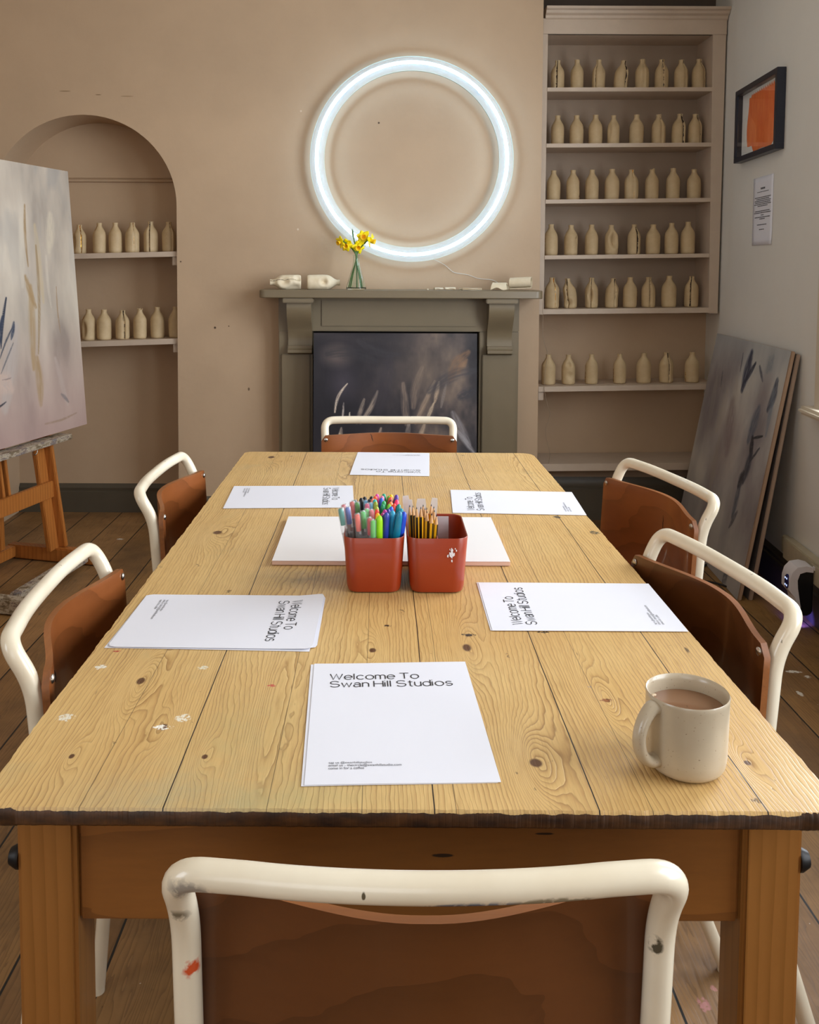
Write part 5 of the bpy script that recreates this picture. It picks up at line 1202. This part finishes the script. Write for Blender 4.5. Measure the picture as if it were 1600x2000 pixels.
PENS = [
 ('translucent teal-capped gel pen leaning out at the far left', 165, 352, '2f8a80', 'gel', 1.535), ('translucent violet-blue gel pen second from left', 255, 335, '5a6cb8', 'gel', 1.545), ('pale red gel pen behind the leftmost teal one', 205, 300, 'c86a72', 'gel', 1.575),
 ('red gel pen beside the green one, left rear', 315, 262, 'd0524e', 'gel', 1.60), ('dark teal gel pen peeking over the green one, left rear', 345, 245, '2f7a70', 'gel', 1.622), ('green gel pen, left rear of the pot', 382, 272, '4f9a3c', 'gel', 1.60),
 ('coral red gel pen in the front row', 385, 428, 'ee6a5c', 'gel', 1.522), ('green gel pen with white clip in the front row', 460, 392, '5cbf6a', 'gel', 1.530), ('light green gel pen behind the green clipped one', 510, 360, '7cd07a', 'gel', 1.55),
 ('sky blue gel pen behind the pink-capped one', 495, 248, '4a9cc8', 'gel', 1.61), ('rose pink gel pen at the middle of the pot', 515, 290, 'd8517a', 'gel', 1.585), ('light blue gel pen right of the rose pink one', 562, 280, '5aa2c4', 'gel', 1.59),
 ('salmon pink gel pen in the middle left', 573, 372, 'ea7a86', 'gel', 1.548), ('gel pen with round red end, low in the front row', 548, 478, 'c8303a', 'gel', 1.515), ('short bright green gel pen in the front row', 592, 508, '5cc85a', 'gel', 1.510),
 ('black felt pen, leftmost of the black ones', 437, 215, '16161a', 'felt', 1.625), ('black felt pen second of the black ones', 482, 200, '16161a', 'felt', 1.632), ('black felt pen beside the magenta one', 572, 195, '16161a', 'felt', 1.632), ('black felt pen in front of the orange-red one', 542, 232, '16161a', 'felt', 1.612),
 ('magenta felt pen at the back of the pot', 645, 165, 'd948a0', 'felt', 1.640), ('orange-red felt pen in front of the magenta one', 622, 192, 'ee6236', 'felt', 1.622), ('teal green felt pen at the back middle', 735, 162, '1f9a7c', 'felt', 1.640), ('salmon felt pen left of the teal one', 590, 225, 'f08a72', 'felt', 1.61),
 ('pink felt pen near the back middle', 712, 188, 'e27aa0', 'felt', 1.622), ('deep blue felt pen in the middle back', 702, 215, '2a5cc0', 'felt', 1.612), ('turquoise felt pen at the middle left back', 617, 235, '2aa6a0', 'felt', 1.60), ('olive felt pen in the middle left', 627, 265, '9aa832', 'felt', 1.59),
 ('bright green felt pen in the centre', 735, 255, '2fa860', 'felt', 1.595), ('yellow felt pen at the back right', 830, 172, 'f6c81e', 'felt', 1.640), ('red-orange felt pen in front of the yellow one', 822, 205, 'f0542c', 'felt', 1.622), ('leafy green felt pen left of the yellow one', 800, 192, '5cae3c', 'felt', 1.63),
 ('brown felt pen among the back right ones', 826, 238, '8a3c28', 'felt', 1.606), ('purple felt pen at the far back right corner', 900, 175, '5a3aa0', 'felt', 1.636), ('hot pink felt pen at the right back', 905, 240, 'f23a72', 'felt', 1.606), ('apricot felt pen right of centre', 826, 268, 'f58a4a', 'felt', 1.592),
 ('lime green felt pen right of centre', 805, 298, '7ac832', 'felt', 1.58), ('vermilion felt pen left of the dark teal one', 870, 292, 'ee4a2e', 'felt', 1.582), ('dark teal felt pen at the right side', 930, 298, '178a82', 'felt', 1.58), ('emerald felt pen in the centre', 722, 300, '189060', 'felt', 1.578),
 ('yellow-green felt pen above the vermilion cap', 642, 330, 'a8b83a', 'felt', 1.57), ('scarlet felt pen in the centre left', 645, 366, 'f0442c', 'felt', 1.552), ('amber yellow felt pen behind the lime marker', 655, 415, 'fab41c', 'felt', 1.530), ('lime green marker with moulded clip in the front row', 680, 448, '9ee01e', 'big', 1.516),
 ('magenta felt pen in the centre front', 748, 368, 'b82a90', 'felt', 1.55), ('navy ballpoint with clip in the front row', 770, 408, '2a3c9a', 'big', 1.522), ('blue felt pen above the turquoise marker', 832, 330, '2c5ad0', 'felt', 1.565), ('turquoise marker in the front right', 850, 382, '2c9cc0', 'big', 1.54),
 ('dark teal marker leaning right in the front row', 942, 392, '147a9a', 'big', 1.520), ('royal blue marker at the right front corner', 1000, 398, '2450cc', 'big', 1.532), ('cyan felt pen behind the royal blue marker', 965, 355, '1c9ab0', 'felt', 1.555), ('small plum felt pen left of the navy ballpoint', 720, 412, 'b0408a', 'felt', 1.535), ('indigo felt pen behind the navy ballpoint', 792, 360, '32328c', 'felt', 1.555)]
for lb, x, y, hx, kd, rw_ in PENS: pen(lb+(', left pot' if 'pot' not in lb else ''), x, y, hx, kd, rw_, r=.0060 if kd == 'big' else None)
M_yel = plain('pencil_yellow', 'e8ac1c', .3, var=.02); M_pblk = plain('pencil_black', '15130f', .3); M_pwood = plain('sharpened_cedar', 'c99a68', .6, var=.08, scale=80); M_graph = plain('graphite', '26262a', .4, .3); M_pred = plain('pencil_red_lacquer', 'a83c34', .35)
def pencil(label, zx, zy, row_, red=False):
    px, py = zpx(zx, zy); tip = at(px, py, Y=row_); cx = .0725
    base = Vector((cx+max(-.018, min(.018, (tip.x-cx)*.7)), 1.578+max(-.06, min(.06, (tip.y-1.578)*.7)), TT+.0075)); L = (tip-base).length
    t = thing('pencil', label, 'pencil', base, 0, 'pencils in the right pot'); Mx = orient(Vector((0, 0, 0)), tip-base) @ Matrix.Rotation(random.uniform(0, 1), 4, 'Z')
    r = .0037; cone = .017; bm = BM(); lo = [bm.verts.new((r*math.cos(PI*k/3), r*math.sin(PI*k/3), 0)) for k in range(6)]
    hi = [bm.verts.new((r*math.cos(PI*k/3), r*math.sin(PI*k/3), L-cone)) for k in range(6)]
    for k in range(6): f = bm.faces.new((lo[k], lo[(k+1) % 6], hi[(k+1) % 6], hi[k])); f.material_index = k % 2
    bm.faces.new(lo[::-1]); bm.faces.new(hi); bmesh.ops.transform(bm, matrix=Mx, verts=bm.verts); finish('barrel', bm, [M_pred, M_pred] if red else [M_yel, M_pblk], t, smooth=False)
    bm = BM(); lathe(bm, [(r*.95, L-cone-.0006), (.0011, L-.0035)], 12, Mx); finish('sharpened_wood', bm, M_pwood, t)
    bm = BM(); lathe(bm, [(.0011, L-.0036), (.0003, L)], 8, Mx); finish('lead', bm, M_graph, t)
PC = [('yellow and black pencil at the far left of the right pot', 1068, 308, 1.556), ('yellow and black pencil second from left', 1112, 312, 1.566), ('short yellow pencil third from left in front', 1160, 335, 1.535), ('yellow pencil fourth from left in front', 1215, 332, 1.542), ('tallest middle pencil at the back', 1246, 302, 1.592),
      ('thin pencil right behind the middle front one', 1268, 345, 1.578), ('bright yellow pencil in the middle front', 1296, 385, 1.528), ('pencil tip just above the middle front one', 1293, 342, 1.585), ('tall pencil right of the middle with black tip', 1352, 298, 1.596), ('black-barrelled pencil in the front right', 1358, 415, 1.520),
      ('yellow pencil leaning at the right end', 1420, 432, 1.525), ('pencil tip between the red pencil and the front right one', 1392, 372, 1.560)]
for lb, x, y, rw_ in PC: pencil(lb, x, y, rw_)
pencil('red-lacquered pencil leaning beside the tall right one', 1385, 325, 1.585, True)
def strip_mat():
    g = G('milky_clear_plastic'); return g.fin('e6e6ea', .3, **{'Transmission Weight': .3, 'Alpha': .55, 'IOR': 1.2})
M_milky = strip_mat()
for k, (x, y, w_, lb) in enumerate(((1015, 188, .0130, 'milky clear plastic strip standing left behind the pencils'), (1075, 240, .009, 'lower milky plastic strip between two taller ones'), (1220, 228, .018, 'wide rounded milky plastic strip behind the middle pencils'), (1395, 218, .0125, 'milky clear strip leaning right behind the tall pencil'))):
    px, py = zpx(x, y); tip = at(px, py, Y=1.622); base = Vector((min(.088, max(.060, tip.x)), 1.625, TT+.0075)); t = thing('plastic_strip', lb, 'plastic strip', base, 0, 'milky plastic strips in the right pot')
    d = tip-base; bm = BM(); ww = w_/2; P = []
    for s_ in (-1, 1):
        pass
    prism(bm, [(-ww*.8, 0), (ww*.8, 0), (ww, d.length*.92), (ww*.8, d.length), (-ww*.8, d.length), (-ww, d.length*.92)], 'y', -.001, .001)
    bmesh.ops.transform(bm, matrix=orient(Vector((0, 0, 0)), d) @ Matrix.Rotation(0, 4, 'Z'), verts=bm.verts)
    finish('strip', bm, M_milky, t, smooth=False)
er = thing('plastic_disc', 'clear rounded plastic piece standing in the empty half of the right pot', 'plastic piece', (.1115, 1.622, TT+.008))
bm = BM(); prism(bm, rr2(-.0115, .0115, 0, .093, .010), 'y', -.0015, .0015)
vv = [v for v in bm.verts]; finish('body', bm, M_milky, er, smooth=False)

# ================================================================ MUG
mr = .0447; mcx, mcy = .3385, .9745
mg = thing('mug', 'speckled cream stoneware mug of milky coffee on the table', 'mug', (mcx, mcy, TT+.0003))
def mug_mat():
    g = G('speckled_stoneware'); o = g.mix(g.ramp(g.noise(g.p, 12, 4), .3, .7), 'aa9b84', 'bcae97'); o = g.mix(g.ramp(g.noise(g.p, 420, 2), .70, .76, 0, .8), o, '6b4d33'); o = g.mix(g.ramp(g.noise(g.p, 150, 2), .74, .78, 0, .7), o, '4a3524'); g.bump(g.noise(g.scaled(g.p, 1, 1, 5), 18, 3), .12, .002); return g.fin(o, .28, **{'Coat Weight': .25, 'Coat Roughness': .15})
M_mug = mug_mat(); mh = .0865
bm = BM(); lathe(bm, [(.0005, .001), (.030, .001), (.033, .0), (.0385, .004), (.0415, .009), (.0432, .020), (.0438, .05), (.0442, mh-.006), (.0447, mh-.002), (.0438, mh), (.0424, mh-.0012), (.0412, mh-.006), (.0405, .03), (.036, .01), (.0005, .008)], 64, cap=False); finish('body', bm, M_mug, mg, shade=60)
bm = BM(); hp = smooth([(-.040, -.003, .076), (-.049, -.004, .0755), (-.060, -.006, .064), (-.0655, -.007, .047), (-.062, -.007, .029), (-.051, -.005, .0185), (-.040, -.003, .0175)], 7); mx_ = Matrix.Rotation(.32, 4, 'Z')
sweep(bm, [mx_ @ q for q in hp], [.0088+.0020*abs(2*k/(len(hp)-1)-1)**2 for k in range(len(hp))], 16, sx=.95, sy=.68, up0=(0, 0, 1)); finish('handle', bm, M_mug, mg, shade=60)
cz = mh-.0175
bm = BM(); lathe(bm, [(.0005, cz), (.0408, cz), (.0408, cz-.001)], 48, cap=False); cf = finish('coffee', bm, M_coffee, mg)
bm = BM(); rr_ = random.Random(2)
for k in range(46):
    a = rr_.choice([rr_.gauss(2.55, .16), rr_.gauss(-1.45, .15)]); rad_ = .0400-abs(rr_.gauss(0, .0012)); rb = rr_.uniform(.0007, .0022)
    lathe(bm, [(rb, cz), (rb*.8, cz+rb*.5), (.0002, cz+rb*.8)], 8, Matrix.Translation((rad_*math.cos(a), rad_*math.sin(a), 0)), cap=False)
finish('froth', bm, M_foam, mg)
